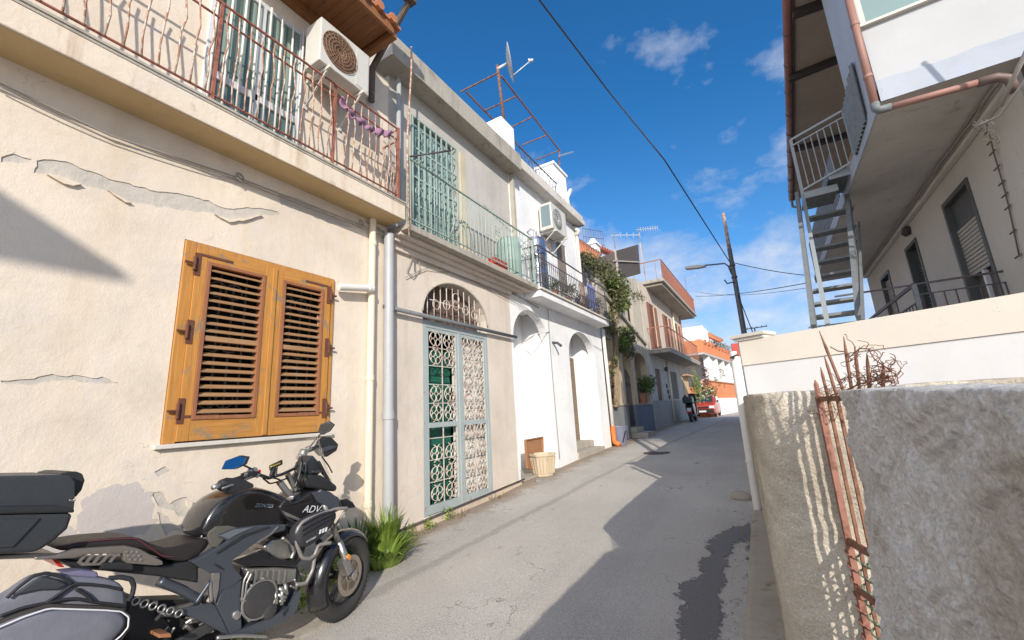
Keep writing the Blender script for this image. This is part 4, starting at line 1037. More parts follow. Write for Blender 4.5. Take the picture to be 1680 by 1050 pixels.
# ------------------------------------------------------------------ white yard wall with cap and pipe
Wa, Wb = Vector((-.25,5.73,0)), Vector((4.3,3.52,0)); wd_ = (Wb-Wa).normalized(); wn = Vector((-wd_.y, wd_.x, 0))
if wn.y < 0: wn = -wn
yw = thing('yard_wall', 'smooth white terrace wall with a cream top band behind the stucco walls', 'wall', (1.5,5,gz(5)))
def wbox(name, mat, s0, s1, z0, z1, off0, off1, bevel=0):
    a, b = Wa+wd_*s0, Wa+wd_*s1; q = [a-wn*off0, b-wn*off0, b+wn*off1, a+wn*off1]
    return MB().prism([(p.x,p.y,z0) for p in q], (0,0,z1-z0)).build(name, mat, yw, bevel=bevel)
wbox('lower_face', white_l, 0, 5.0, -1.9, .405, 0, .25); wbox('top_band', white_r, 0, 5.0, .408, .70, .012, .25)
wbox('coping', marble, -.05, .30, .701, .735, .03, .22, .004); wbox('coping', marble, -.08, .32, .735, .775, .055, .24, .004)
# side wall running up the street, edge on to the lens
sw = MB(); sw.prism([(-.27,5.8,-1.6),(-.95,22.0,-1.6),(-.75,22.0,-1.6),(-.07,5.84,-1.6)], (0,0,2.29))
tag(sw.build('side_wall', white_l), 'long white side wall running up the street behind the white pipe', 'wall')
t_ = MB(); t_.tube([(-.345,5.62,gz(5.6)-.04),(-.34,5.64,-.6),(-.335,5.66,.0),(-.33,5.67,.58)], .040, 14)
t_.lathe((-.342,5.63,-.66), [(.041,-.012),(.046,-.012),(.046,.012),(.041,.012)])
tag(t_.build('downpipe', pvcw, smooth='angle'), 'white downpipe at the corner of the white yard wall on the right', 'drainpipe')
tag(MB().lathe((-.335,5.60,gz(5.6)-.04), [(.03,-.03),(.05,-.02),(.05,.02),(.035,.03)], (.4,-1,.1), 14).build('drain_outlet', rusty), 'rusty round drain outlet at the foot of the white downpipe', 'drain')
tag(MB().tube([(-.30,5.66,.50),(-.36,5.60,.505),(-.28,5.55,.53)], .012, 6).build('pipe_hook', darkiron), 'dark iron hook at the top of the white downpipe', 'hook')
sn = MB(); sn.lathe(G(1216,818)+Vector((0,0,-.03)), [(.02,-.03),(.13,.0),(.15,.05),(.11,.11),(.03,.13)], (.1,.05,1), 9)
tag(sn.build('stone_block', ledge, smooth=True, sub=1), 'pale rounded stone lying at the foot of the white downpipe', 'stone')
# ------------------------------------------------------------------ right-hand house
hR = thing('terrace_house', 'tall house on the right with a jutting upper room, terrace and outdoor steel stairs', 'house', (3,10,.66))
XR = 2.80; SZ = 3.36; XO = 1.63
ops = [(7.98,9.02,.70,2.90),(10.54,11.34,.70,2.88),(12.88,13.80,1.30,2.86)]
MB().plate(rect(XR, 6.30, 15.2, .3, SZ), [[Vector(p) for p in rect(XR,*o)] for o in ops], (.2,0,0)).build('terrace_wall', shade_wall, hR)
MB().plate([(XR-.0,6.28,-1.9),(8,6.28,-1.9),(8,6.28,SZ),(XR,6.28,SZ)], [], (0,-.2,0)).build('front_wall', white_up, hR)
MB().box(-.2,8,5.98,15.4,.45,.66).build('terrace_floor', greyconc, hR)
MB().box(XO, 8, 6.06, 15.3, SZ, SZ+.19).build('floor_slab', soffitm, hR)
MB().box(XO-.012, XO-.001, 6.25, 15.3, SZ-.01, SZ+.20).build('slab_edge', bluegrey, hR)
win_bl = U(1414,44,y=6.05); 
MB().plate([(XO,6.05,SZ+.01),(8,6.05,SZ+.01),(8,6.05,6.25),(XO,6.05,6.25)], [[Vector((win_bl.x,6.05,win_bl.z)),Vector((win_bl.x+1.3,6.05,win_bl.z)),Vector((win_bl.x+1.3,6.05,6.0)),Vector((win_bl.x,6.05,6.0))]], (0,.2,0)).build('upper_front', white_up, hR)
bd_ = [Vector((XO-.003,6.046,SZ)), Vector((8,6.046,SZ))]; n = 60
for i in range(n+1):
    x = 8-(8-XO)*i/n; bd_.append(Vector((x, 6.046, SZ+.27+.03*noise.noise(Vector((x*2.1,0,0)))+.02*noise.noise(Vector((x*7,2,0))))))
MB().prism(bd_, (0,-.004,0)).build('undercoat_band', bluegrey, hR)
wn_ = MB(); x0, z0 = win_bl.x, win_bl.z
for a in ((x0,x0+.05,z0,6),(x0+1.25,x0+1.3,z0,6),(x0+.05,x0+1.25,z0,z0+.05)): wn_.box(a[0],a[1],6.06,6.12,a[2],a[3])
wo_ = wn_.build('upper_window', simple('pale_green_frame', (.45,.48,.44), .5), hR); MB().box(x0+.05,x0+1.25,6.09,6.10,z0+.05,6).build('pane', glass('aqua_glass',(.16,.24,.23),.12), wo_)
MB().box(x0-.03,x0+1.35,5.99,6.07,z0-.035,z0-.001).build('window_sill', marble, hR)
MB().box(XO, XO+.18, 6.251, 7.35, SZ+.19, 6.25).build('side_wall', bluegrey, hR)
MB().box(XO+.181, 8, 7.2, 7.35, SZ+.19, 6.25).build('inner_wall', shade_wall, hR)
MB().box(2.75, 2.95, 7.351, 15.2, SZ+.19, 6.25).build('gallery_wall', shade_wall, hR)
MB().box(2.73, 2.749, 8.3, 9.2, SZ+.2, 5.6).build('gallery_door', simple('dark_door', (.05,.045,.04), .5), hR)
gp_ = MB(); 
for i in range(58):
    y = 9.5+i*.099; gp_.box(XO+.01+(.012 if i%2 else 0), XO+.03+(.012 if i%2 else 0), y, y+.099, SZ+.19, 4.55)
gp_.build('gallery_panel', galvgrey, hR)
# corrugated screen next to the landing
cpn = MB(); q = [U(a, b, x=XO-.03) for a, b in ((1397,100),(1421,196),(1404,256),(1383,183))]
vs = []; n = 40
for i in range(n+1):
    t = i/n; top = q[3].lerp(q[0], t); bot = q[2].lerp(q[1], t); dx_ = .018*math.sin(t*n*1.35)
    vs += [top+Vector((dx_,0,.06*math.sin(t*30)*.3)), bot+Vector((dx_,0,0))]
cpn.add(vs, [(2*i,2*i+2,2*i+3,2*i+1) for i in range(n)])
o = cpn.build('corrugated_screen', galvgrey, hR); o.modifiers.new('t','SOLIDIFY').thickness = .006
# roof, soffit and gutter
ge = lambda y: 1.20+.035*(y-7.25)
rf = MB(); rf.prism([(ge(4.6)+.05,4.6,6.25),(8,4.6,6.25),(8,15.6,6.25),(ge(15.6)+.05,15.6,6.25)], (0,0,.14)); rfo = rf.build('roof', plaster('eave_soffit', (.33,.265,.21), (.22,.16,.12), .3, bs=.1), hR)
MB().tube([(ge(4.6),4.6,6.30),(ge(15.6),15.6,6.30)], .075, 12).build('gutter', metal('red_brown_gutter', (.20,.075,.06), (.12,.05,.04), .4), rfo, smooth=True)
MB().prism([(ge(4.6)+.02,4.6,6.37),(ge(15.6)+.02,15.6,6.37),(ge(15.6)+.06,15.6,6.22),(ge(4.6)+.06,4.6,6.22)], (.03,0,0)).build('eave_fascia', simple('dark_brown_board', (.05,.035,.03), .6), rfo)
for i in range(12):
    y = 5.4+i*.86; MB().lathe((ge(y),y,6.30), [(.077,-.012),(.084,-.012),(.084,.012),(.077,.012)], (.035,1,0), 12).build('gutter_bracket', darkiron, rfo)
for (a, b) in (((1304,126),(1398,88)),((1304,245),(1392,221)),((1312,20),(1378,-4))):
    p, q = U(*a, z=6.19), U(*b, z=6.19); d = (q-p).normalized(); MB().beam(p-d*.1, q+d*2.0, .12, .11).build('eave_beam', simple('dark_timber', (.035,.027,.022), .7), rfo)
MB().tube([(ge(15.6),15.5,6.28),(ge(15.6),15.62,6.05),(ge(15.6)+.2,15.62,5.95)], .04, 8).build('gutter_elbow', galvgrey, rfo)
# openings on the terrace
def opening(i, name):
    y0, y1, z0, z1 = ops[i]; f = MB(); t = .07
    f.box(XR+.0-.02, XR+.14, y0, y0+t, z0, z1); f.box(XR-.02, XR+.14, y1-t, y1, z0, z1); f.box(XR-.02, XR+.14, y0+t, y1-t, z1-t, z1)
    fo = f.build(name, simple('dark_grey_frame', (.075,.08,.078), .5), hR)
    MB().box(XR+.13, XR+.16, y0+t, y1-t, z0, z1-t).build('backing', dark_int if i else simple('dull_panel', (.16,.145,.12), .4), fo); return fo
f0 = opening(0, 'terrace_window'); y0, y1, z0, z1 = ops[0]
MB().box(XR+.06,XR+.10,y0+.07,y1-.07,2.42,z1-.07).build('shutter_box', simple('dark_grey_frame', (.07,.07,.07), .5), f0)
rs = MB()
for k in range(13): rs.box(XR+.05, XR+.075, y0+.07, y1-.07, 1.66+k*.058, 1.705+k*.058)
rs.build('roller_shutter', simple('beige_shutter', (.40,.37,.32), .6), f0)
MB().box(XR+.04,XR+.09,(y0+y1)/2-.03,(y0+y1)/2+.03,.72,1.65).build('mullion', alu, f0)
f1 = opening(1, 'terrace_door'); y0, y1, z0, z1 = ops[1]; lv = MB()
for k in range(34): lv.box(XR+.09, XR+.11, y0+.09, y1-.09, .75+k*.06, .79+k*.06)
lv.build('louvres', simple('dark_grey_frame', (.07,.07,.07), .5), f1)
f2 = opening(2, 'small_terrace_window'); y0, y1, z0, z1 = ops[2]; lv = MB()
for k in range(24): lv.box(XR+.06, XR+.08, y0+.08, y1-.08, 1.34+k*.058, 1.385+k*.058)
lv.build('roller_shutter', MATS['beige_shutter'], f2)
p = U(1487,380,x=XR-.06); tag(MB().lathe(p, [(.02,-.10),(.07,-.06),(.075,.06),(.03,.10)], (.3,0,1), 12).build('wall_lamp', darkiron, smooth='angle'), 'small black wall lamp under the ceiling of the right-hand terrace', 'lamp')
# conduit and cables along the ceiling line
MB().box(XR-.10, XR-.001, 6.32, 15.1, SZ-.15, SZ-.002).build('ceiling_moulding', shade_wall, hR, bevel=.02)
for k, (dx_, dz) in enumerate(((-.12,-.06),(-.115,-.10),(-.13,-.03))):
    P = [(XR+dx_+.015*noise.noise(Vector((k*7,i*.5,0))), 6.3+i*.22, SZ+dz+.03*noise.noise(Vector((i*.4,k*3,0)))) for i in range(40)]
    tag(MB().tube(P, .011 if k else .018, 6).build('ceiling_cable', wireg, smooth=True), ['thick pale conduit along the ceiling of the right-hand terrace','thin cable below the conduit along the terrace ceiling','thin cable above the conduit along the terrace ceiling'][k], 'cable')
# downpipes
t_ = thing('downpipe', 'brown square downpipe at the corner of the right-hand house', 'drainpipe', (2.85,6.02,0))
MB().box(2.74,2.88,5.965,6.075,-1.2,SZ-.02).build('pipe', simple('dark_brown_metal', (.085,.05,.042), .45), t_, bevel=.01)
MB().box(2.89,2.93,5.98,6.078,-1.2,SZ-.02).build('corner_strip', bluegrey, t_)
pc_ = U(1438,182,y=6.0); pr_ = U(1622,131,y=6.0); pt_ = U(1385,-30,y=6.0)
t_ = thing('downpipe', 'terracotta pipe bending round the jutting upper room on the right', 'drainpipe', (pc_.x,6,pc_.z))
ax = (pc_-pt_).normalized(); MB().tube([pt_, pc_-ax*.08], .040, 14).build('upright', copperp, t_, smooth=True)
ex = (pr_-pc_).normalized(); MB().tube([pc_+ex*.10, pr_], .038, 14).build('crosspiece', copperp, t_, smooth=True)
MB().tube([pc_-ax*.10, pc_-ax*.03, pc_+ex*.03, pc_+ex*.13], .046, 14).build('elbow', galvgrey, t_, smooth=True)
MB().tube([pr_-ex*.08, pr_+ex*.06, pr_+ex*.14+Vector((0,.0,-.05)), pr_+ex*.15+Vector((0,0,-.2))], .048, 14).build('elbow', simple('brown_elbow', (.14,.09,.075), .5), t_, smooth=True)
for k in (.35, .75):
    p = pt_.lerp(pc_, k); MB().lathe(p, [(.041,-.02),(.046,-.02),(.046,.02),(.041,.02)], ax, 14).build('collar', copperp, t_)
# overhead service cables at the corner
a = U(1640,175,y=5.9)
cable('service_cable', [(a.x,a.y,a.z), (3.3,4.4,4.6)], .022, wireg, 'thick service cable leaving the terrace corner over the street on the right')
cable('service_cable', [U(1600,208,y=5.9), U(1640,190,y=5.7), (3.2,4.5,3.75)], .012, wireg, 'thin pale cable clipped beside the brown square downpipe')
rnd = random.Random(4); kn = MB()
for _ in range(16):
    c = U(1612,205,y=5.93)+Vector((rnd.gauss(0,.03),0,rnd.gauss(0,.10))); P = [c+Vector((rnd.gauss(0,.022),rnd.gauss(0,.02),rnd.gauss(0,.035))) for _ in range(5)]; kn.tube(P, .004, 4)
tag(kn.build('cable_knot', simple('dull_wire', (.13,.11,.095), .8)), 'knot of loose cables at the terrace ceiling corner', 'cable knot')
P = [U(1622,215,x=2.72), U(1630,250,x=2.76), U(1645,300,x=2.78), U(1655,340,x=2.78), U(1672,420,x=2.78)]
vn = MB().tube(P, .008, 5); 
for p in P+[x.lerp(y, .5) for x, y in zip(P, P[1:])]: vn.tube([p+Vector((0,-.05,.01)), p+Vector((-.02,.05,-.01))], .010, 5)
tag(vn.build('service_cable', simple('dull_wire', (.13,.11,.095), .8), smooth=True), 'knotted cable hanging down the wall by the brown square downpipe', 'cable')
# terrace railing
T = U(1645,445,x=XR); zt = T.z; yr = T.y
tr = thing('terrace_railing', 'dark iron railing on the terrace above the white wall', 'railing', (1.9,yr,.66))
m_ = MB(); c = U(1500,466,z=zt); xk = c.x; m_.beam((XR,yr,zt),(xk,yr,zt),.03,.025); far = U(1441,520,z=zt)
m_.beam((xk,yr,zt),(xk-.03,far.y+2.5,zt),.03,.05); m_.beam((xk-.9,yr+.02,zt),(xk,yr+.02,zt),.025,.025); m_.beam((XR,yr,zt-.15),(xk,yr,zt-.15),.02,.015); m_.beam((xk,yr,zt-.25),(xk-.02,far.y+2.5,zt-.25),.02,.02)
m_.build('rails', darkiron, tr)
MB().box(xk-.025,xk+.025,yr-.025,yr+.025,.66,zt).build('post', galvgrey, tr)
for k in range(8): x = xk+.05+(XR-xk-.06)*k/7; MB().tube([(x,yr,.7),(x,yr,zt-.15)], .009, 6).build('baluster', darkiron, tr)
for k in range(14): y = yr+.15+k*.16; MB().tube([(xk,y,.7),(xk,y,zt-.25)], .007, 6).build('baluster', darkiron, tr)
m_ = MB(); pa_, pb_ = U(1325,527,y=8.6), U(1425,518,y=8.6)
m_.beam((pa_.x,8.6,1.15),(pb_.x,8.6,1.15),.02,.02)
for k in range(12): x = pa_.x+(pb_.x-pa_.x)*k/11; m_.tube([(x,8.6,.66),(x,8.6,1.15)], .006, 5)
tag(m_.build('low_railing', galvgrey), 'low grey railing behind the foot of the steel stairs', 'railing')
# ------------------------------------------------------------------ outdoor steel stairs
ss = thing('steel_stairs', 'steep grey steel stairs climbing to the upper landing of the right-hand house', 'stairs', (1.1,8,.66))
for k, py in enumerate((352,379,402,425,448,471,493,514)):
    z = 3.10-.295*k; lft = (1326,1332,1336,1338,1338,1335,1335,1337)[k]; rgt = (1404,1407,1408,1409,1410,1411,1412,1413)[k]
    a = U(lft, py+3, z=z); b = Vector((U(rgt, py-4, y=a.y).x, a.y, z)); MB().box(a.x, b.x, a.y, a.y+.24, z-.035, z).build('tread', galvgrey, ss)
sa, sb_ = U(1308,321,z=3.35), U(1336,540,z=.75)
MB().beam(sa, sb_, .05, .14).build('stringer', galvgrey, ss); sa2, sb2 = U(1391,325,z=3.3), U(1411,526,z=.85); MB().beam(sa2, sb2, .06, .16).build('stringer', galvgrey, ss)
ha, hb, hc = U(1297,230,z=4.5), U(1317,319,z=3.45), U(1358,533,z=.85)
lm = simple('light_grey_steel', (.27,.295,.305), .5)
MB().beam(ha, hb, .045, .045).build('landing_post', lm, ss); MB().beam(hb, hc, .05, .05).build('handrail', lm, ss)
MB().beam(U(1409,365,z=2.9), U(1416,525,z=.8), .03, .03).build('post', galvgrey, ss)
la, lb_ = U(1319,322,z=3.35), U(1368,312,z=3.35)
MB().box(la.x, lb_.x+.05, la.y, la.y+.65, 3.34, 3.39).build('landing', galvgrey, ss); MB().box(la.x, lb_.x+.05, la.y-.015, la.y-.001, 3.30, 3.42).build('landing_edge', lm, ss)
la, lb_ = U(1359,290,z=3.52), U(1406,280,z=3.52)
MB().box(la.x, lb_.x, la.y, la.y+.8, 3.50, 3.55).build('landing', galvgrey, ss); MB().box(la.x, lb_.x, la.y-.015, la.y-.001, 3.46, 3.58).build('landing_edge', lm, ss)
ra, rb_ = U(1297,230,z=4.5), U(1382,182,z=4.5); rc, rd = U(1317,312,z=3.45), U(1404,262,z=3.62)
m_ = MB(); m_.beam(ra, rb_, .035, .035); m_.beam(rc, rd, .02, .03); m_.beam(rb_, rd, .03, .03); m_.beam(ra.lerp(rc,.12), rb_.lerp(rd,.12), .02, .02); m_.build('landing_rail', lm, ss)
for k in range(1, 8): MB().tube([ra.lerp(rb_, k/8)+Vector((0,0,-.1)), rc.lerp(rd, k/8)], .009, 6).build('baluster', lm, ss)
# unseen canopy added behind the lens, shaped to throw the wedge of shade on the cream wall
nb = thing('shadow_caster', 'unseen canopy slab on thin posts, added behind the viewpoint to cast a wedge of shade', 'canopy', (0,-7,-1.8))
MB().box(-.9,1.0,-9.0,-5.66,4.98,5.05).build('slab', greyconc, nb)
for x, y in ((-.8,-8.9),(.9,-8.9),(.9,-7.6)): MB().box(x-.04,x+.04,y-.04,y+.04,-2,4.979).build('post', galvgrey, nb)
# ------------------------------------------------------------------ HOUSE D: vine-covered house with gates
XD = -4.12
hD = thing('vine_house', 'old concrete house with an arch, stone-clad low walls and a vine, beyond the white house', 'house', (XD,14.5,gz(14.5)))
D0, D1 = 12.12, 17.38
MB().plate([(XD,D0,2.15),(XD,D1,2.15),(XD,D1,5.25),(XD,13.9,4.45),(XD,D0,4.1)], [[Vector(p) for p in rect(XD,15.3,16.1,3.0,3.9)]], (-.3,0,0)).build('upper_wall', plaster('weathered_concrete', (.50,.45,.37), (.22,.19,.15), .7, streak=.8, bs=.5), hD)
MB().box(XD-.18,XD-.14,15.3,16.1,3.0,3.9).build('upper_window', dark_int, hD)
MB().plate([(XD,15.0,.07),(XD,D1,.07),(XD,D1,2.148),(XD,15.0,2.148)], [[Vector((XD,15.42,.071+.01)),Vector((XD,17.12,.08))]+arch_pts(15.42,17.12,1.55,2.0,XD)], (-.25,0,0)).build('arch_wall', beige, hD)
MB().box(XD-.25,XD,13.08,14.02,.07,2.148).build('pillar', beige, hD)
MB().box(XD-.25,XD,12.12,12.4,-1.3,2.148).build('side_pillar', beige, hD)
MB().box(XD-1.8,XD-1.6,D0,D1,-1.2,5.0).build('back_wall', beige, hD)
MB().box(XD-1.59,XD-1.55,16.0,16.8,-.8,1.3).build('back_door', dark_int, hD)
lwD = MB(); lwD.box(XD-.22,XD+.02,12.41,14.02,-1.3,.06); lwD.build('low_wall', stone, hD, bevel=.01)
lwD = MB(); lwD.box(XD-.22,XD+.02,14.95,17.37,-1.3,.06); lwD.build('low_wall', plaster('blue_stone', (.16,.18,.22), (.09,.10,.13), .7, grain=20), hD, bevel=.01)
for a in ((12.40,14.03),(14.94,17.37)): MB().box(XD-.25,XD+.05,a[0],a[1],.061,.10).build('wall_cap', greyconc, hD)
stp = MB(); stp.box(XD-.5,XD+.55,14.0,15.0,-1.3,gz(14.5)+.16); stp.box(XD-.5,XD+.2,14.04,14.96,gz(14.5)+.161,gz(14.5)+.32); stp.build('entrance_step', greyconc, hD, bevel=.015)
g_ = MB(); 
for k in range(9): y = 14.07+k*.108; g_.tube([(XD-.1,y,-.62),(XD-.1,y,1.0+.25*math.sin(PI*k/8))], .01, 5)
g_.tube([(XD-.1,14.03+i*.092,1.0+.28*math.sin(PI*i/10)) for i in range(11)], .014, 5); g_.tube([(XD-.1,14.03,-.55),(XD-.1,14.95,-.55)], .014, 5)
for k in range(4): g_.torus((XD-.1,14.2+k*.2,.75), (1,0,0), .07, .008, 12, 4)
g_.build('gate', darkiron, hD, smooth=True)
g_ = MB()
for k in range(10): y = 12.5+k*.058; g_.tube([(XD-.1,y,.1),(XD-.1,y,.95)], .008, 5)
g_.tube([(XD-.1,12.42,.9),(XD-.1,13.08,.9)], .01, 5); g_.build('grille', darkiron, hD)
g_ = MB()
for k in range(13): y = 15.5+k*.13; g_.tube([(XD-.12,y,.1),(XD-.12,y,.85)], .008, 5)
g_.tube([(XD-.12,15.42,.82),(XD-.12,17.1,.82)], .01, 5); g_.build('grille', darkiron, hD)
# sloping parapet line, roof shelter with dark panels
MB().beam((XD+.05,12.6,3.55), (XD+.05,17.3,2.45), .10, .10).build('sloping_coping', greyconc, hD)
sh = thing('roof_shelter', 'dark boarded shelter on the roof of the vine-covered house', 'shelter', (XD-.3,15.5,4.8))
dp = simple('dark_tarp', (.085,.068,.062), .8, var=.3, scale=6)
p = [U(1012,411,x=XD-.1), U(1047,401,x=XD-.1), U(1051,449,x=XD-.1), U(1019,458,x=XD-.1)]; MB().prism(p, (-.03,0,0)).build('panel', dp, sh)
p = [U(966,430,x=XD-.1), U(1010,412,x=XD-.1), U(1016,458,x=XD-.1), U(985,474,x=XD-.1)]; MB().prism(p, (-.03,0,0)).build('slatted_panel', simple('old_boards', (.15,.12,.105), .8, var=.4, scale=14), sh)
for a, b in (((1009,409),(1014,455)),((1050,398),(1058,452)),((1007,428),(1048,430))): MB().beam(U(*a,x=XD-.07), U(*b,x=XD-.07), .05, .05).build('post', simple('pale_timber', (.42,.36,.30), .7), sh)
p = [U(948,394,x=-5.0), U(985,418,x=-5.0), U(975,425,x=-4.6), U(950,418,x=-4.6)]
rt = thing('tiled_roof', 'small orange tiled roof edge just past the white house', 'roof', tuple(p[0]))
MB().prism(p, (0,0,-.06)).build('deck', terracotta, rt)
for k in range(9):
    t = k/8; MB().tube([p[0].lerp(p[1],t)+Vector((0,0,.03)), p[3].lerp(p[2],t)+Vector((.08,0,.02))], .07, 8).build('tile_row', terracotta, rt, smooth=True)
m_ = MB(); a = U(958,408,x=-5.3); b = U(1000,440,x=-5.3); m_.box(-8,-5.3,a.y-.5,b.y,2,a.z-.25); tag(m_.build('rear_house', white), 'pale house block behind the tiled roof edge', 'house')
a = U(973,404,x=-5.3); m_ = MB(); m_.box(a.x-.2,a.x+.2,a.y-.25,a.y+.25,a.z-.5,a.z-.02); m_.box(a.x-.25,a.x+.25,a.y-.3,a.y+.3,a.z,a.z+.08); m_.lathe((a.x,a.y,a.z+.08), [(.12,0),(.16,.12),(.10,.22),(.01,.26)], n=14)
tag(m_.build('chimney', white), 'small white chimney among the orange roof tiles', 'chimney')
m_ = MB(); a0, a1 = U(985,408,x=-5.2), U(1012,420,x=-5.2)
for k in range(8): q = a0.lerp(a1, k/7); m_.tube([q+Vector((-.3,0,.1)), q+Vector((.1,0,0))], .09, 8)
tag(m_.build('tile_ridge', simple('red_tile', (.36,.10,.06), .7)), 'short red tile ridge right of the small white chimney', 'roof')
# cage and aerials
rnd = random.Random(2); m_ = MB(); a, b = U(957,388,x=-5.4), U(990,392,x=-5.4)
for k in range(9): q = a.lerp(b, k/8); m_.tube([q+Vector((0,0,-.6)), q+Vector((0,0,.35))], .012, 4)
for z in (.35, 0, -.3): m_.tube([a+Vector((0,0,z)), b+Vector((0,0,z))], .012, 4)
tag(m_.build('roof_cage', simple('violet_grey_iron', (.13,.11,.17), .6)), 'thin wire cage on the roof above the orange tiles', 'cage')
def aerial(name, px, pyt, pyb, x, right_, lb, n=9, L_=.9):
    t = U(px,pyt,x=x); b = U(px,pyb,x=x); b.x, b.y = t.x, t.y
    a = thing(name, lb, 'aerial', tuple(b), 'television aerials on the roofs'); MB().tube([b, t+Vector((0,0,.1))], .02, 6).build('mast', galvgrey, a)
    d = Vector((right_[0], right_[1], 0)).normalized(); s = d.cross(Vector((0,0,1))); m_ = MB(); m_.tube([t-d*.1, t+d*L_], .014, 5)
    for k in range(n): q = t+d*(L_*k/(n-1)); m_.tube([q-s*.16*(1-k/n*.4)+Vector((0,0,-.05)), q+s*.16*(1-k/n*.4)+Vector((0,0,.05))], .009, 4); m_.tube([q-Vector((0,0,.11)), q+Vector((0,0,.11))], .007, 4)
    m_.build('boom', alu, a)
aerial('aerial', 1047, 377, 402, XD-.15, (.9,.4), 'television aerial on a mast above the dark roof shelter')
aerial('aerial', 1007, 386, 428, XD-.4, (.8,.6), 'smaller aerial on the post left of the dark roof shelter', 5, 1.1)
aerial('aerial', 1124, 458, 500, -4.3, (.8,-.4), 'tiny aerial behind the red roof-terrace railing', 6, .9)
# vine
vn = thing('climbing_vine', 'leafy green vine spilling over the wall with a thick twisted trunk', 'vine', (-3.98,13.0,-1.0))
vc = lambda px, py, r, x=-3.98: (U(px,py,x=x), r)
cs_ = [vc(962,425,.28),vc(975,436,.36),vc(990,446,.42),vc(1003,458,.46),vc(1013,470,.45),vc(1018,484,.38),vc(1006,480,.42),vc(1022,498,.28),vc(1008,500,.36),vc(1000,520,.28),vc(1004,540,.24),vc(996,535,.2),vc(1024,548,.34),vc(1030,562,.32),vc(1020,572,.28),vc(1034,580,.22),vc(1008,590,.15),vc(1003,610,.12)]
leaves(cs_, 6800, 1.2, .10, 5, 1.8).build('foliage', lg2, vn)
leaves([vc(1010,476,.4),vc(1016,500,.3),vc(1028,552,.36),vc(1022,565,.26),vc(1002,462,.3)], 2200, 1, .10, 8, 1.8).build('bright_foliage', leafm('bright_leaf', (.09,.15,.02), (.20,.30,.05)), vn)
tk = simple('vine_bark', (.26,.19,.12), .9, var=.4, scale=25, bs=.6)
for k in range(4):
    P = []
    for i in range(16):
        q = U(1012-.2*i+2.5*math.sin(i*.8+k*1.7), 668-13*i, x=-4.02+.03*math.sin(i+k)); P.append(q)
    MB().tube(P, [.055-.002*i for i in range(16)], 7).build('trunk', tk, vn, smooth=True)
leaves([vc(1007,640,.12),vc(1009,655,.10),vc(1003,625,.13),vc(1006,600,.13)], 260, .5, .06, 15, 2.5).build('dry_leaves', leafm('dry_leaf', (.16,.12,.06), (.26,.20,.09)), vn)
# pot plant on the low wall, tufts on the concrete ledge
p = thing('potted_plant', 'spreading pot plant on the blue stone wall under the arch', 'potted plant', (XD+.05,16.3,.1), 'plants of the vine-covered house')
MB().lathe((XD-.05,16.1,.101), [(.12,0),(.16,.3),(.18,.31),(.18,.36),(.01,.36)], n=14).build('pot', potm, p, smooth='angle')
leaves([(U(1055,628,x=XD+.05), .30),(U(1066,627,x=XD+.05), .28),(U(1060,634,x=XD+.05), .3)], 900, .6, .11, 21, 2.2).build('foliage', lg, p)
p = thing('potted_plant', 'scraggly plant rooted on the ledge of the concrete facade beside the vine', 'potted plant', tuple(U(1045,487,x=XD+.05)), 'plants of the vine-covered house')
leaves([(U(1040,486,x=XD+.05), .22),(U(1047,484,x=XD+.05), .22),(U(1053,488,x=XD+.05), .18)], 240, .6, .09, 22, 2.2).build('foliage', lg2, p)
# bucket
bp = G(1016,731); bk = thing('bucket', 'grey-blue plastic bin by the orange pipe foot', 'bin', (bp.x-.05,bp.y+.15,gz(bp.y)))
bm_ = simple('grey_blue_plastic', (.17,.18,.26), .5); m_ = MB(); m_.lathe((bp.x-.05,bp.y+.2,gz(bp.y)), [(.17,0),(.26,.48),(.28,.49),(.28,.52),(.25,.52),(.23,.45),(.01,.1)], n=4 if False else 20); m_.build('tub', bm_, bk, smooth='angle')
MB().tube([(bp.x+.10,bp.y+.05,gz(bp.y)+.08),(bp.x+.24,bp.y+.0,gz(bp.y)+.42)], .012, 6).build('handle', blackp, bk)
# ------------------------------------------------------------------ HOUSE E: two-storey house with red railings
XE = -4.10; E0, E1 = 17.4, 26.4
hE = thing('red_railing_house', 'two-storey house with a red-railed balcony and a red-railed roof terrace', 'house', (XE,22,gz(22)))
eds = [(18.45,19.45,-.62,1.55)]; ews = [(21.6,23.2,.28,1.60)]
low = plaster('lower_grey_plaster', (.50,.475,.44), (.28,.25,.22), .5, streak=.5)
MB().plate(rect(XE,E0,E1,-1.6,2.12), [[Vector(p) for p in rect(XE,*o)] for o in eds+ews], (-.3,0,0)).build('lower_wall', low, hE)
upo = [(18.8,19.75,2.30,4.50),(21.9,22.95,2.30,4.5),(24.6,25.6,2.3,4.5)]
MB().plate(rect(XE,E0,E1,2.12,5.15), [[Vector(p) for p in rect(XE,*o)] for o in upo], (-.3,0,0)).build('upper_wall', plaster('upper_beige', (.58,.50,.42), None, .4, streak=.5), hE)
MB().box(XE-5,XE-.31,E0,E1,-1.6,5.15).build('side_wall', beige, hE)
dbd = MB(); dbd.box(XE,XE+.02,E0,E1,-1.5,.2); o = dbd.build('plinth', plaster('plinth_stone', (.34,.325,.30), (.2,.18,.17), .7), hE)
MB().box(XE-.10,XE-.06,*eds[0]).build('door', wood('dark_red_door', (.12,.035,.025), (.05,.02,.015), 'z', .5), hE)
m_ = MB(); 
for k in range(22): m_.box(XE-.07,XE-.04,21.66,23.14,.32+k*.058,.362+k*.058)
MB().box(XE-.12,XE-.075,21.6,23.2,.28,1.6).build('window', simple('green_brown_frame', (.10,.09,.06), .6), hE); m_.build('shutter', simple('dark_louvre', (.13,.11,.08), .6), hE)
rb_ = simple('brown_shutters', (.25,.10,.05), .6, var=.25, scale=10)
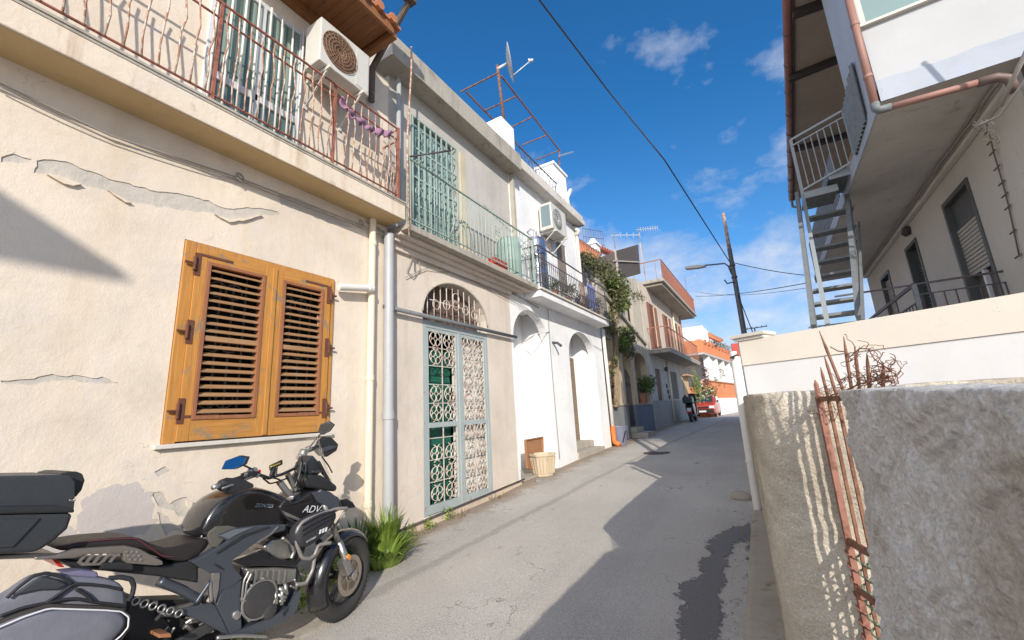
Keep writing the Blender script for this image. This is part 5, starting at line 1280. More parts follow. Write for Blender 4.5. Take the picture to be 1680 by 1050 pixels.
for a in upo:
    m_ = MB(); m_.box(XE-.08,XE-.04,*a); o = m_.build('balcony_shutter', rb_, hE); m_ = MB()
    for k in range(30): m_.box(XE-.039,XE-.02,a[0]+.08,a[1]-.08,a[2]+.08+k*.07,a[2]+.12+k*.07)
    m_.build('louvres', rb_, o)
    for s in (a[0]-.42, a[1]+.02): MB().box(XE+.01,XE+.04,s,s+.4,a[2]+.1,a[3]-.05).build('open_shutter', rb_, hE)
XO2 = -3.27
bE = MB(); bE.box(XO2,XE-.001,17.85,26.2,2.10,2.24); bE.build('balcony_slab', greyconc, hE, bevel=.02)
MB().box(XO2+.02,XE-.001,17.83,26.22,2.241,2.28).build('balcony_tiles', marble, hE)
def rail(parent, name, mat, x, y0, y1, z0, z1, xw, n, r_=.011):
    m_ = MB(); m_.box(x-.02,x+.02,y0,y1,z1-.02,z1+.02); m_.box(x-.012,x+.012,y0,y1,z0+.06,z0+.08)
    for ye in (y0,): m_.box(xw,x-.021,ye-.015,ye+.015,z1-.02,z1+.02)
    o = m_.build(name, mat, parent)
    for i in range(n): y = y0+(y1-y0)*(i+.5)/n; MB().tube([(x,y,z0+.06),(x,y,z1-.02)], r_, 4, cap=False).build('baluster', mat, o)
    for i in range(4): xx = xw+(x-xw)*(i+.5)/4; MB().tube([(xx,y0,z0),(xx,y0,z1)], r_, 4, cap=False).build('baluster', mat, o)
    return o
orr = metal('orange_red_iron', (.36,.15,.10), (.2,.07,.04), .4)
rail(hE, 'balcony_railing', orr, XO2-.03, 17.9, 26.15, 2.24, 3.18, XE, 42, .008)
XO3 = -3.28
bE = MB(); bE.box(XO3,XE-5,18.55,28.0,5.28,5.44); bE.box(XO3-.12,XE-4,18.7,27.9,5.16,5.279); bE.build('roof_slab', greyconc, hE, bevel=.03)
rr = rail(hE, 'terrace_railing', orr, XO3-.05, 18.7, 27.9, 5.44, 6.32, XE-1.2, 60, .009)
MB().box(XO3-.075,XO3-.07,18.75,27.85,5.5,6.25).build('railing_screen', simple('red_reed_screen', (.40,.20,.145), .75, var=.4, scale=30), rr)
MB().box(XE-.5,XE+.05,26.41,26.7,2.1,5.1).build('corner_pier', simple('old_pink', (.42,.20,.15), .8), hE)
m_ = MB(); m_.tube([(XE+.06,20.9,2.1),(XE+.06,20.9,-.7)], .04, 8); m_.tube([(XE+.06,24.1,5.1),(XE+.06,24.1,2.3)], .045, 8); m_.build('pipe', creampipe, hE, smooth=True)
a = U(1131,622,x=XE+.2); MB().box(XE,XE+.35,a.y-1.3,a.y+.6,1.50,1.58).build('porch_roof', simple('ochre_tile', (.50,.33,.20), .8), hE)
MB().box(XE+.003,XE+.03,24.6,26.39,-.5,1.5).build('ochre_wall', plaster('ochre_wall', (.56,.40,.24), None, .3), hE)
MB().lathe(U(1093,606,x=XE+.12), [(.02,-.1),(.08,-.05),(.08,.06),(.02,.12)], n=10).build('wall_lamp', darkiron, hE)
m_ = MB(); 
for k in range(3): m_.torus((XE+.02,20.35+k*.12,.85-k*.25), (1,0,0), .09, .02, 14, 5)
m_.build('wall_ornament', darkiron, hE)
# ------------------------------------------------------------------ F: orange house
FA, FB = (-3.95,34.0), (-2.8,46.6)
fu = lambda px, py: UP(px, py, FA, FB)
hF = thing('orange_house', 'orange house with white columns closing the view at the end of the street', 'house', (-3.9,34,gz(34)))
fd = Vector((FB[0]-FA[0], FB[1]-FA[1], 0)).normalized(); fn = Vector((fd.y,-fd.x,0))
def fbox(name, mat, s0, s1, z0, z1, o0, o1, bevel=0):
    A_ = Vector((FA[0],FA[1],0)); q = [A_+fd*s0+fn*o0, A_+fd*s1+fn*o0, A_+fd*s1+fn*o1, A_+fd*s0+fn*o1]
    return MB().prism([(p.x,p.y,z0) for p in q], (0,0,z1-z0)).build(name, mat, hF, bevel=bevel)
zt_, zb_ = fu(1169,565).z, fu(1169,583).z; zc, zl = fu(1190,630).z, fu(1185,640).z
fbox('terrace_parapet', orange, 0, 14, zb_, zt_, -.18, .0, .03); fbox('parapet_return', orange, -.02, .16, zb_, zt_, -3.5, -.181, .03)
fbox('terrace_floor', plaster('grey_floor_edge', (.45,.42,.40), None, .2), 0, 14, zb_-.16, zb_-.001, -6, .05)
fbox('house_front', white, 2.2, 14, -.9, zb_-.161, -6, -2.4); fbox('upper_house', white, 4, 14, zt_-.9, zt_+1.6, -7, -2.6)
for s in (1.8, 4.6, 7.4, 10.2, 12.8): fbox('column', white, s, s+.42, zc+.08, zb_-.161, -.44, -.02)
fbox('garden_wall', orange, -.2, 14, -1.6, zc+.05, -.3, 0); fbox('wall_coping', terracotta, -.25, 14, zc+.051, zc+.14, -.38, .08)
fbox('white_lower_wall', white, 2.6, 14, -1.2, .32, .002, .05)
fbox('front_door', simple('blue_white_door', (.45,.50,.58), .5), 3.2, 4.2, -.3, 2.0, -2.399, -2.35)
fbox('garden_end_wall', orange, -.25, -.05, -1.6, zc-.3, -1.6, -.301)
for k in range(9): fbox('parapet_planter', terracotta, .8+k*1.3, 1.2+k*1.3, zt_-.25, zt_+.06, .002, .12)
m_ = MB(); m_.prism([Vector(p) for p in (U(1155,549,y=38), U(1163,545,y=38), U(1186,556,y=40), U(1180,560,y=38))], (0,.3,-.12)); m_.build('tile_roof', terracotta, hF)
MB().box(U(1150,560,y=37).x,U(1161,560,y=37).x,37,38.5,1,U(1155,545,y=37).z).build('white_stair_tower', white, hF)
m_ = MB()
for k in range(5): a = U(1141,552+k*3.6,y=34.8); b = U(1150,550+k*3.6,y=34.8); m_.box(a.x,b.x,34.8,35.2,a.z-.05,a.z)
m_.build('balcony_slats', white, hF)
rh = thing('red_roofed_house', 'house with a deep red roof seen past the orange house', 'house', (-2.2,53,gz(53)))
MB().box(-2.9,-1.6,50,56,-1.2,U(1208,585,y=50).z).build('wall', white, rh); MB().box(-3.0,-1.5,49.9,56.1,U(1208,585,y=50).z+.01,U(1208,563,y=50).z).build('roof', simple('red_render', (.42,.07,.055), .8), rh, bevel=.05)
m_ = MB(); m_.box(-9,-4.6,42,50,-1,7.0); tag(m_.build('white_house', white), 'white house rising behind the orange house', 'house')
# greenery of the orange house
sh_ = thing('garden_shrub', 'mixed flowering shrubs behind the red car before the orange house', 'shrub', (-4.1,31.8,-.9), 'greenery of the orange house')
leaves([((-4.3,32.6,.0),.7),((-3.9,32.8,.3),.6),((-3.75,33,.8),.5),((-4.4,32.4,1.0),.6)], 2000, 1, .16, 31).build('foliage', lg, sh_)
leaves([((-4.2,32.3,.1),.55),((-3.95,32.5,.6),.5)], 450, 1, .12, 33).build('blossom', simple('white_blossom', (.6,.58,.52), .7), sh_)
hp_ = thing('hanging_plant', 'long green hanging plant at the end of the red balcony', 'hanging plant', (-4.0,29.5,2.2), 'greenery of the orange house')
leaves([((-4.1,29.5,1.9-.3*k),.26) for k in range(6)], 900, 1, .12, 35).build('foliage', leafm('yellow_leaf', (.18,.22,.06), (.32,.36,.12)), hp_)
hp_ = thing('hanging_plant', 'dark purple hanging plant beside the long green one', 'hanging plant', (-3.7,31.5,2.4), 'greenery of the orange house')
leaves([((-3.6,30.6,2.1-.28*k),.26) for k in range(4)], 600, 1, .12, 36).build('foliage', leafm('purple_leaf', (.10,.05,.05), (.16,.09,.08)), hp_)
for k, (px, py, r) in enumerate(((1178,628,.5),(1183,612,.6),(1188,634,.35))):
    a = fu(px, py); p = thing('potted_plant', ['green plant on the corner of the orange garden wall','bush on the terrace behind the orange garden wall','low plant beside the white columns of the orange house'][k], 'potted plant', tuple(a), 'greenery of the orange house')
    leaves([(a-fn*.3, r)], 350, 1, .15, 40+k).build('foliage', lg, p)
a = U(1172,556,y=35); p = thing('roof_plants', 'trailing plants along the orange terrace parapet', 'plants', tuple(a)); leaves([(fu(1172+k*6,565+k*3.0)+Vector((0,0,.25)), .35) for k in range(5)], 600, 1, .14, 50).build('foliage', lg2, p)
# ------------------------------------------------------------------ lamp post
PX, PY = U(1201,430,y=13).x, 13.0
lpz = lambda py: U(1201, py, y=13).z
lp_ = thing('street_lamp', 'tall street lamp on a dark pole with a pale top, behind the white wall', 'street lamp', (PX,PY,gz(13)))
top = U(1190,349,y=13); zs = U(1197,408,y=13).z
PX = U(1204,450,y=13).x
MB().tube([(PX,13,-1.2),(PX,13,zs)], [.085,.058], 14).build('pole', metal('dark_pole', (.09,.095,.095), (.15,.10,.06), .3), lp_, smooth=True)
MB().tube([(PX,13,zs),(PX,13,top.z)], [.050,.040], 12).build('pole_top', metal('peeling_pole', (.46,.38,.31), (.30,.12,.06), .8, thr=.47), lp_, smooth=True)
az = U(1195,431,y=13).z; lh = U(1152,437,y=13); le = U(1138,439,y=13)
MB().tube([(PX-.05,13,az-.35),(PX-.10,13,az-.1),(PX-.18,13,az),(lh.x+.02,13,lh.z+.02)], .022, 8).build('arm', darkiron, lp_, smooth=True)
m_ = MB(); c = (lh+le)*.5; d = (le-lh).normalized()
hd = [(-.10,.0),(.12,.05),(.30,.055),(.44,.035),(.47,.01),(.44,-.03),(.10,-.045),(-.10,-.03)]
m_.prism([lh+d*u_-Vector((0,.09,0))+Vector((0,0,v_)) for u_, v_ in hd], (0,.18,0)); m_.build('lamp_head', simple('lamp_shell', (.50,.48,.46), .5), lp_, bevel=.015)
m_ = MB(); 
for z in (az-.1,az-.45): m_.lathe((PX,13,z), [(.06,-.02),(.078,-.02),(.078,.02),(.06,.02)], n=14)
m_.tube([(PX-.02,12.93,az-.6),(PX-.2,12.9,az-.62),(PX-.25,12.9,az-.5)], .02, 6); m_.build('pole_bracket', darkiron, lp_)
# overhead lines
hang = Vector((PX-.05,12.93,az+.0))
cable('overhead_wire', [hang, U(1090,262,y=7.0), U(1000,152,z=5.2), U(885,0,z=5.35), U(800,-120,z=5.5)], .012, wirem, 'thick black wire crossing the sky from the lamp post toward the viewer', 0)
cable('overhead_wire', [hang, U(1325,452,y=14.5)], .010, wirem, 'thin wire from the lamp post to the house on the right', .05)
cable('overhead_wire', [U(1141,486,x=XO3), U(1325,464,y=15.0)], .014, wirem, 'darker of the two wires strung from the red roof terrace across the street', .12)
cable('overhead_wire', [U(1141,478,x=XO3-.1), U(1325,472,y=15.4)], .009, wirem, 'paler lower wire strung from the red roof terrace across the street', .25)
cable('guy_wire', [(PX,13,U(1210,480,y=13).z), U(1236,548,y=12.0)], .012, wirem, 'slanting guy wire beside the lamp post')
m_ = MB(); a, b = U(1218,541,y=11.5), U(1258,535,y=11.5); m_.tube([a, b], .012, 5)
for k in range(6): q = a.lerp(b, k/5); m_.tube([q+Vector((0,-.12,-.03)), q+Vector((0,.12,.05))], .008, 4)
m_.tube([a.lerp(b,.5), a.lerp(b,.5)+Vector((0,0,-.5))], .015, 5); tag(m_.build('aerial', galvgrey), 'flat aerial lying just over the cap of the white wall', 'aerial')
# ------------------------------------------------------------------ red car (front towards the viewer)
def car():
    cx, cy, g = -4.15, 31.0, gz(31.0)
    c = thing('parked_car', 'small red hatchback parked beyond the scooter at the top of the street', 'car', (cx,cy+1.8,g))
    red = simple('red_car_paint', (.46,.045,.03), .3, coat=.6, var=.05)
    W_ = .76
    prof = [(0,.32),(-.02,.55),(.05,.78),(.25,.86),(.85,.96),(1.35,1.38),(1.75,1.44),(2.9,1.42),(3.45,1.05),(3.55,.9),(3.6,.35),(3.3,.22),(.3,.22)]
    m_ = MB(); n = len(prof); xs = [-W_, -W_*.93, W_*.93, W_]; vs = []
    for x in xs:
        ins = abs(x) >= W_*.99
        for (u_, v_) in prof:
            tt = max(0, (v_-.95)/.5)*.14; xx = x*(1-tt/W_*1.0)
            vs.append((cx+xx, cy+u_+(.02 if ins and u_ < 1 else 0), g+v_-(.02 if ins and v_ > 1.2 else 0)))
    for i in range(3):
        for k in range(n): m_f = (i*n+k, i*n+(k+1)%n, (i+1)*n+(k+1)%n, (i+1)*n+k); m_.f.append(m_f)
    m_.v = [Vector(v) for v in vs]
    t0 = tessellate_polygon([[Vector(v) for v in vs[:n]]]); m_.f += [tuple(t) for t in t0]+[tuple(i+3*n for i in t) for t in t0]
    m_.build('body', red, c, bevel=.03)
    gl = glass('car_glass', (.03,.05,.05), .06)
    MB().prism([(cx-.60,cy+.885,g+1.0),(cx+.60,cy+.885,g+1.0),(cx+.54,cy+1.30,g+1.35),(cx-.54,cy+1.30,g+1.35)], (0,-.02,.02)).build('windscreen', gl, c)
    for s in (-1,1): MB().prism([(cx+s*.765,cy+1.1,g+.98),(cx+s*.765,cy+3.2,g+.98),(cx+s*.70,cy+2.8,g+1.34),(cx+s*.70,cy+1.5,g+1.34)], (s*.012,0,0)).build('side_window', gl, c)
    MB().box(cx-.70,cx+.70,cy-.06,cy+.02,g+.30,g+.56).build('bumper', blackp, c, bevel=.03)
    MB().box(cx-.38,cx+.38,cy-.035,cy-.005,g+.60,g+.72).build('grille', blackp, c)
    for s in (-1,1):
        MB().box(cx+s*.42,cx+s*.70,cy-.03,cy+.02,g+.60,g+.76).build('headlight', simple('lamp_glass', (.7,.7,.68), .12), c, bevel=.015)
        MB().box(cx+s*.80,cx+s*.92,cy+1.05,cy+1.12,g+.98,g+1.10).build('mirror', blackp, c, bevel=.01)
        for y in (.62, 2.95):
            w2 = MB(); w2.torus((cx+s*.68,cy+y,g+.28), (1,0,0), .20, .085, 24, 8); wo = w2.build('wheel', blackp, c, smooth=True); MB().lathe((cx+s*.70,cy+y,g+.28), [(.16,-.03),(.16,.03),(.01,.05)], (s,0,0), 16).build('rim', galv, wo)
    MB().box(cx-.22,cx+.22,cy-.075,cy-.061,g+.36,g+.47).build('number_plate', alu, c)
    return c
car()
# ------------------------------------------------------------------ scooter (rear towards the viewer)
sx_, sy_, g = -3.38, 21.2, gz(21.2)
sk = thing('parked_scooter', 'dark scooter with a teal-black top box parked by the grey wall, seen from behind', 'scooter', (sx_,sy_,g))
dk = simple('dark_scooter_paint', (.02,.025,.03), .25, coat=.5)
for yy in (sy_+.1, sy_+1.3):
    m_ = MB(); m_.torus((sx_,yy,g+.26), (1,0,0), .19, .07, 24, 8); o = m_.build('wheel', blackp, sk, smooth=True); MB().lathe((sx_-.04,yy,g+.26), [(.14,0),(.14,.08),(.01,.09)], (1,0,0), 14).build('rim', galv, o)
m_ = MB(); pr_ = [(0,.55),(-.12,.78),(.1,.86),(.5,.84),(.62,.62),(.62,.34),(.95,.30),(1.05,.9),(1.12,.92),(1.2,.30),(.9,.20),(.45,.22),(.2,.40)]
m_.prism([(sx_-.17,sy_+u_,g+v_) for u_, v_ in pr_], (.34,0,0)); m_.build('body', dk, sk, bevel=.05)
MB().box(sx_-.15,sx_+.15,sy_-.02,sy_+.65,g+.86,g+.93).build('seat', blackp, sk, bevel=.03)
MB().box(sx_-.22,sx_+.22,sy_-.35,sy_+.06,g+.86,g+1.16).build('top_box', simple('teal_black', (.02,.05,.055), .25, coat=.5), sk, bevel=.07, seg=3)
MB().box(sx_-.09,sx_+.09,sy_-.16,sy_-.145,g+.50,g+.66).build('number_plate', alu, sk)
MB().box(sx_-.10,sx_+.10,sy_-.13,sy_-.08,g+.42,g+.48).build('tail_light', simple('red_lens', (.5,.02,.01), .3), sk)
MB().tube([(sx_+.10,sy_-.10,g+.30),(sx_+.16,sy_+.15,g+.32),(sx_+.16,sy_+.5,g+.28)], .05, 10).build('exhaust', galvgrey, sk, smooth=True)
MB().tube([(sx_-.33,sy_+1.0,g+1.02),(sx_,sy_+1.08,g+1.0),(sx_+.33,sy_+1.0,g+1.02)], .018, 8).build('handlebar', blackp, sk, smooth=True)
for s in (-1,1): MB().lathe((sx_+s*.30,sy_+1.05,g+1.20), [(.01,-.01),(.07,-.005),(.07,.01),(.01,.012)], (0,1,0), 14).build('mirror', blackp, sk)
MB().prism([(sx_-.18,sy_+1.12,g+.95),(sx_+.18,sy_+1.12,g+.95),(sx_+.14,sy_+1.02,g+1.32),(sx_-.14,sy_+1.02,g+1.32)], (0,.006,0)).build('screen', glass('smoke_glass', (.05,.05,.06), .1), sk)
# ------------------------------------------------------------------ weeds
gw = leafm('fresh_leaf', (.07,.13,.018), (.28,.38,.07)); gd_ = leafm('deep_leaf', (.03,.065,.015), (.08,.14,.03))
def strap_plant(name, c, n, ln, lb, seed, mat, spread=1.0, arc=.5, w_=.009, bias=(0,0)):
    rnd = random.Random(seed); mb = MB(); c = Vector(c)
    for _ in range(n):
        az = rnd.uniform(0, 2*PI); r0 = rnd.random()**.5*.12*spread; b = c+Vector((math.cos(az)*r0, math.sin(az)*r0*1.5, 0))
        d = Vector((math.cos(az)*.55*spread+bias[0], math.sin(az)*.55*spread+bias[1], 1.0)).normalized(); l = ln*rnd.uniform(.55,1.1); p = b.copy(); s = d.cross(Vector((0,0,1))).normalized(); prev = None; K = 6; vs = []
        tw = rnd.uniform(-.5,.5)
        for k in range(K+1):
            t = k/K; ww = w_*(1-t**2*.95)*(0.6+.8*min(t*3,1)); vs += [p-s*ww, p+s*ww+Vector((0,0,ww*tw))]
            p = p+d*(l/K); d = (d+Vector((0,0,-arc*l*.9*t))+Vector((math.cos(az),math.sin(az),0))*.10*t).normalized()
            if p.z < gz(p.y)+.01: p.z = gz(p.y)+.01
        mb.add(vs, [(2*k,2*k+1,2*k+3,2*k+2) for k in range(K)])
    return tag(mb.build(name, mat, smooth=True), lb, 'plant', 'weeds at the foot of the left walls')
strap_plant('strap_leaf_plant', (-3.76,3.42,gz(3.4)), 300, .50, 'big tuft of bright green strap leaves in front of the grey downpipe', 1, gw, .45, 1.0, .012, (.10,-.10))
strap_plant('strap_leaf_plant', (-3.80,3.08,gz(3.1)), 220, .46, 'darker strap-leaf tuft behind the motorcycle front wheel', 2, gd_, .65, .9, .012, (.05,-.05))
strap_plant('strap_leaf_plant', (-3.60,3.30,gz(3.3)), 240, .34, 'drooping pale tuft spilling onto the asphalt beside the front tyre', 3, gw, 1.1, 1.9, .013, (.20,-.10))
o = leaves([((-3.6,2.4,gz(2.4)+.06),.22),((-3.55,1.9,gz(1.9)+.05),.2),((-3.7,2.8,gz(2.8)+.08),.2)], 900, .5, .05, 61, 1.6).build('ground_weed', gw); tag(o, 'patch of small-leaved weeds on the ground under the motorcycle', 'plant', 'weeds at the foot of the left walls')
for k, (y, s) in enumerate(((3.98,.10),(4.35,.07),(4.72,.10))):
    o = leaves([((-3.98,y,gz(y)+s*.8), s)], 120, .3, .035, 70+k, 1.8).build('small_weed', gw)
    tag(o, ['tiny weed nearest the grey downpipe, at the wall foot','second tiny weed along the wall foot, left of the iron doorway','sprig growing from the footing beneath the iron doorway'][k], 'plant', 'weeds at the foot of the left walls')
dryl = leafm('straw_leaf', (.22,.17,.08), (.38,.31,.17))
for k, (x, y, n_, l_) in enumerate(((-3.93,3.72,70,.16),(-3.95,4.25,45,.10),(-3.96,4.95,45,.09),(-3.97,5.9,40,.08),(-3.7,2.9,60,.16))):
    strap_plant('dry_grass', (x,y,gz(y)), n_, l_, ['straw-coloured grass right beside the grey downpipe foot','dry grass just past the first weeds at the wall foot','dry grass below the left jamb of the iron doorway','dry grass below the right jamb of the iron doorway','straw-coloured grass under the motorcycle front wheel'][k], 90+k, dryl, 1.1, 1.2, .004, (.2,0))
# litter and loose stones along the wall foot: uncountable
rnd = random.Random(9); mb = MB()
for _ in range(2200):
    side = rnd.random() < .8; y = rnd.uniform(3.2, 16); x = (-4.02+abs(rnd.gauss(0,.17))) if side else (-.36-.012*y-abs(rnd.gauss(0,.08)))
    s = rnd.uniform(.004,.015); z = gz(y)+s*.4
    p = [Vector((x+rnd.uniform(-s,s), y+rnd.uniform(-s,s), z+rnd.uniform(-s,s)*.6)) for _ in range(4)]; mb.add(p, [(0,1,2),(0,2,3),(0,3,1),(1,3,2)])
tag(mb.build('gravel', plaster('grit', (.30,.25,.19), None, .5)), 'loose grit and small stones along the foot of the walls', 'grit', kind='stuff')
# manhole and patches in the asphalt
mh = G(1160,748); m_ = MB(); m_.lathe((-2.55,10.6,gz(10.6)+.012), [(.30,-.02),(.30,.0),(.27,.004),(.27,-.002),(.01,-.002)], (0,.0,1), 28); tag(m_.build('manhole_cover', darkiron, smooth='angle'), 'round iron cover set in the asphalt in the shade', 'manhole cover')
# ------------------------------------------------------------------ motorcycle
XM = -3.19
bike = thing('motorcycle', 'black touring motorcycle with a top case leaning by the cream wall under the orange shutters', 'motorcycle', (XM,1.7,gz(1.7)))
c3 = lambda p: (p[0]/2.693, 660+p[1]/2.693)
c4p = lambda p: (320+p[0]/2.692, 660+p[1]/2.692)
c5 = lambda p: (220+p[0]/5.527, 860+p[1]/5.527)
c6 = lambda p: (p[0]/5.527, 860+p[1]/5.527)
gloss = simple('gloss_black_paint', (.013,.013,.015), .22, coat=.7, var=.05, bs=0)
satin = simple('satin_graphite', (.080,.090,.112), .30, .4, .1, 30, .03)
dkpl = simple('matt_black_plastic', (.020,.021,.023), .5, var=.2, scale=40)
seatm = simple('seat_vinyl', (.022,.019,.019), .48, var=.2, scale=120, bs=.4)
alum = simple('cast_aluminium', (.42,.41,.39), .36, .85, .2, 40, .2)
dalum = simple('dark_engine_metal', (.085,.085,.088), .42, .6, .2, 30, .15)
bronze = simple('warm_grey_metal', (.30,.27,.24), .38, .7, .15, 20)
def sp(name, pts, conv, x0, x1, mat, bevel=.008, parent=None, seg=3, dx=None):
    P = [U(*conv(p), x=x0) for p in pts]
    o = MB().prism(P, (x1-x0,0,0)).build(name, mat, parent or bike, bevel=bevel, seg=seg, smooth='angle')
    o.data.polygons.foreach_set('use_smooth', [True]*len(o.data.polygons)); 
    md = o.modifiers.new('wn', 'WEIGHTED_NORMAL'); md.keep_sharp = False
    return o
def tb(name, pts, conv, x, r, mat, parent=None, n=10):
    P = [U(*conv(p), x=(x if not isinstance(x, (list, tuple)) else x[i])) for i, p in enumerate(pts)]
    Q = [P[0]]
    for a, b in zip(P, P[1:]):
        Q += [a.lerp(b, .12), a.lerp(b, .88)]
    Q.append(P[-1]); return MB().tube(Q, r, n).build(name, mat, parent or bike, smooth=True)
# tank: lofted from several slices so that it crowns towards the middle
def loft(name, pts, conv, xs, insets, mat, parent=None, sub=1):
    P0 = [U(*conv(p), x=xs[0]) for p in pts]; n = len(P0); c = sum((Vector(p) for p in P0), Vector())/n
    vs = []; fs = []
    for x, k in zip(xs, insets):
        for p in P0: vs.append((x, c.y+(p.y-c.y)*k, c.z+(p.z-c.z)*k))
    for i in range(len(xs)-1):
        for j in range(n): fs.append((i*n+j, i*n+(j+1)%n, (i+1)*n+(j+1)%n, (i+1)*n+j))
    t0 = tessellate_polygon([[Vector(v) for v in vs[:n]]]); m = (len(xs)-1)*n
    fs += [tuple(t) for t in t0]+[tuple(i+m for i in t[::-1]) for t in t0]
    mb = MB(); mb.add(vs, fs); return mb.build(name, mat, parent or bike, smooth=True, sub=sub)
tank = loft('fuel_tank', [(22,600),(35,550),(60,500),(90,460),(130,425),(180,398),(230,380),(290,376),(350,392),(400,412),(440,440),(430,500),(405,560),(300,575),(200,585),(100,600)], c4p,
  [-3.03,-3.045,-3.10,-3.19,-3.28,-3.335,-3.35], [.90,.97,1.03,1.06,1.03,.97,.90], gloss)
tb('tank_trim', [(28,600),(42,540),(75,480),(130,428),(200,392),(270,377)], c4p, [-3.07,-3.08,-3.10,-3.11,-3.12,-3.13], .006, bronze, tank)
sp('tank_grip', [(62,575),(95,548),(150,545),(215,560),(140,590),(100,640),(75,640),(60,600)], c4p, -3.022, -3.05, simple('dimpled_rubber', (.10,.095,.08), .7, var=.9, scale=260, bs=.8), .004, tank)
# side frame panel with its raised ribs
pan = [(765,100),(900,42),(1110,12),(1380,0),(1372,55),(1235,95),(1100,175),(940,290),(882,338),(925,410),(990,490),(900,560),(800,600),(742,725),(712,640),(710,450),(610,405),(520,340),(640,285),(760,212),(858,152),(770,118)]
fpn = sp('side_panel', pan, c5, -3.005, -3.07, satin, .010)
sp('panel_rib', [(775,105),(905,50),(1090,25),(930,95),(865,135)], c5, -2.998, -3.004, simple('blue_grey_paint', (.16,.18,.21), .3, .3, .05), .002, fpn)
sp('panel_rib', [(745,262),(1000,90),(1225,20),(1240,30),(1020,110),(760,272)], c5, -2.998, -3.004, dkpl, .002, fpn)
sp('panel_rib', [(1115,160),(1230,90),(1300,20),(1320,22),(1250,95),(1130,172)], c5, -2.998, -3.004, alum, .002, fpn)
sp('panel_slot', [(725,355),(770,370),(828,418),(790,412),(745,385)], c5, -3.0005, -3.004, dkpl, 0, fpn)
sp('frame_accent', [(710,445),(785,440),(772,590),(738,718),(714,640)], c5, -2.995, -3.02, alum, .006)
sp('frame_plate', [(795,600),(985,500),(972,640),(985,1010),(885,1015),(745,735)], c5, -3.01, -3.09, satin, .010)
sp('swingarm_plate', [(275,815),(440,760),(700,715),(745,735),(880,1010),(800,985),(640,900),(480,830),(260,850)], c5, -3.02, -3.12, satin, .010)
m = MB(); m.lathe(U(*c5((935,830)),x=-3.0), [(.012,-.01),(.020,-.005),(.020,.006),(.01,.008)], (1,0,0), 14); m.build('pivot_bolt', alum, bike)
tb('subframe_tube', [(690,520),(560,715)], c5, -3.0, .010, satin); tb('subframe_tube', [(690,520),(700,700)], c5, -3.0, .010, alum)
tb('subframe_tube', [(230,515),(420,590),(600,690)], c5, -3.06, .026, satin)
# seat
st_ = loft('seat', [(240,655),(290,628),(380,612),(470,602),(600,592),(640,608),(700,640),(760,645),(830,622),(890,600),(930,606),(938,622),(900,668),(860,694),(820,706),(740,700),(690,670),(620,640),(470,645),(300,660)], c3,
  [-3.04,-3.055,-3.10,-3.19,-3.28,-3.33,-3.34], [.96,1.0,1.01,1.0,1.01,1.0,.96], seatm, sub=1)
tb('seat_piping', [(255,648),(330,622),(470,607),(600,600),(660,640),(720,680),(770,684)], c3, -3.035, .0025, simple('dark_red_piping', (.16,.03,.05), .6), st_, 5)
# tail: grab rail, under tail, light
gr = sp('grab_rail', [(155,682),(250,676),(330,650),(555,634),(610,645),(720,702),(722,718),(690,722),(560,712),(545,700),(545,668),(380,672),(330,690),(240,694),(155,697)], c3, -2.985, -3.03, bronze, .006)
m = MB()
for k in range(5):
    a, b = U(*c3((380+k*34,668)),x=-3.0), U(*c3((345+k*34,712)),x=-3.0); m.beam(a, b, .012, .010)
for i in range(3):
    for j in range(3): m.lathe(U(*c3((560+i*24+j*8,662+j*17)),x=-2.984), [(.001,-.002),(.007,-.001),(.007,.003),(.001,.004)], (1,0,0), 6)
m.build('grab_rail_ribs', alum, gr)
sp('grab_rail_lower', [(345,705),(430,712),(450,705),(450,720),(360,724)], c3, -2.99, -3.02, bronze, .004)
sp('under_tail', [(255,690),(440,705),(590,705),(720,722),(850,700),(880,720),(880,800),(700,770),(450,745),(330,738)], c3, -3.04, -3.34, dkpl, .015)
sp('tool_case', [(445,708),(580,705),(595,720),(590,745),(450,740)], c3, -2.99, -3.05, dkpl, .008)
sp('tail_light', [(225,690),(250,690),(288,730),(262,728)], c3, -3.05, -3.30, simple('red_lens', (.5,.02,.01), .3), .004)
# lower rear mass, wheel and chain guard
sp('rear_hugger', [(560,870),(600,858),(640,880),(660,900),(720,935),(760,990),(770,1120),(560,1120)], c3, -3.08, -3.30, dkpl, .012)
m = MB(); 
for i in range(6):
    q = U(*c3((600+i*38,878+i*11)),x=-3.0); m.torus(q, (1,0,0), .017, .005, 14, 5)
m.build('lever_linkage', alum, bike, smooth=True)
rwc = Vector((XM,.93,gz(.93)+.31)); m = MB(); m.torus(rwc,(1,0,0),.235,.075,40,10,1.1); rw = m.build('rear_wheel', dkpl, bike, smooth=True)
m = MB(); m.torus(rwc,(1,0,0),.175,.022,36,8,2)
for k in range(10): a = 2*PI*k/10; m.beam(rwc, rwc+Vector((0,math.cos(a),math.sin(a)))*.17, .02, .02, (1,0,0))
m.build('rim', dalum, rw, smooth=True)
MB().beam((XM+.13,.93,rwc.z),(XM+.13,1.5,rwc.z+.10),.03,.06).build('swingarm', dalum, bike, bevel=.008)
MB().tube([(XM+.14,1.55,-1.25),(XM+.19,1.2,-1.18),(XM+.20,.75,-1.05),(XM+.20,.45,-.98)], [.03,.05,.06,.055], 16).build('exhaust', dalum, bike, smooth=True)
sp('foot_peg', [(700,1025),(755,1020),(760,1038),(700,1042)], c3, -2.90, -3.02, simple('copper_rubber', (.35,.15,.07), .5), .004)
sp('side_mass', [(600,880),(830,870),(940,900),(1010,960),(1030,1100),(600,1100)], c3, -3.13, -3.30, dkpl, .012)
m = MB(); rnd = random.Random(77)
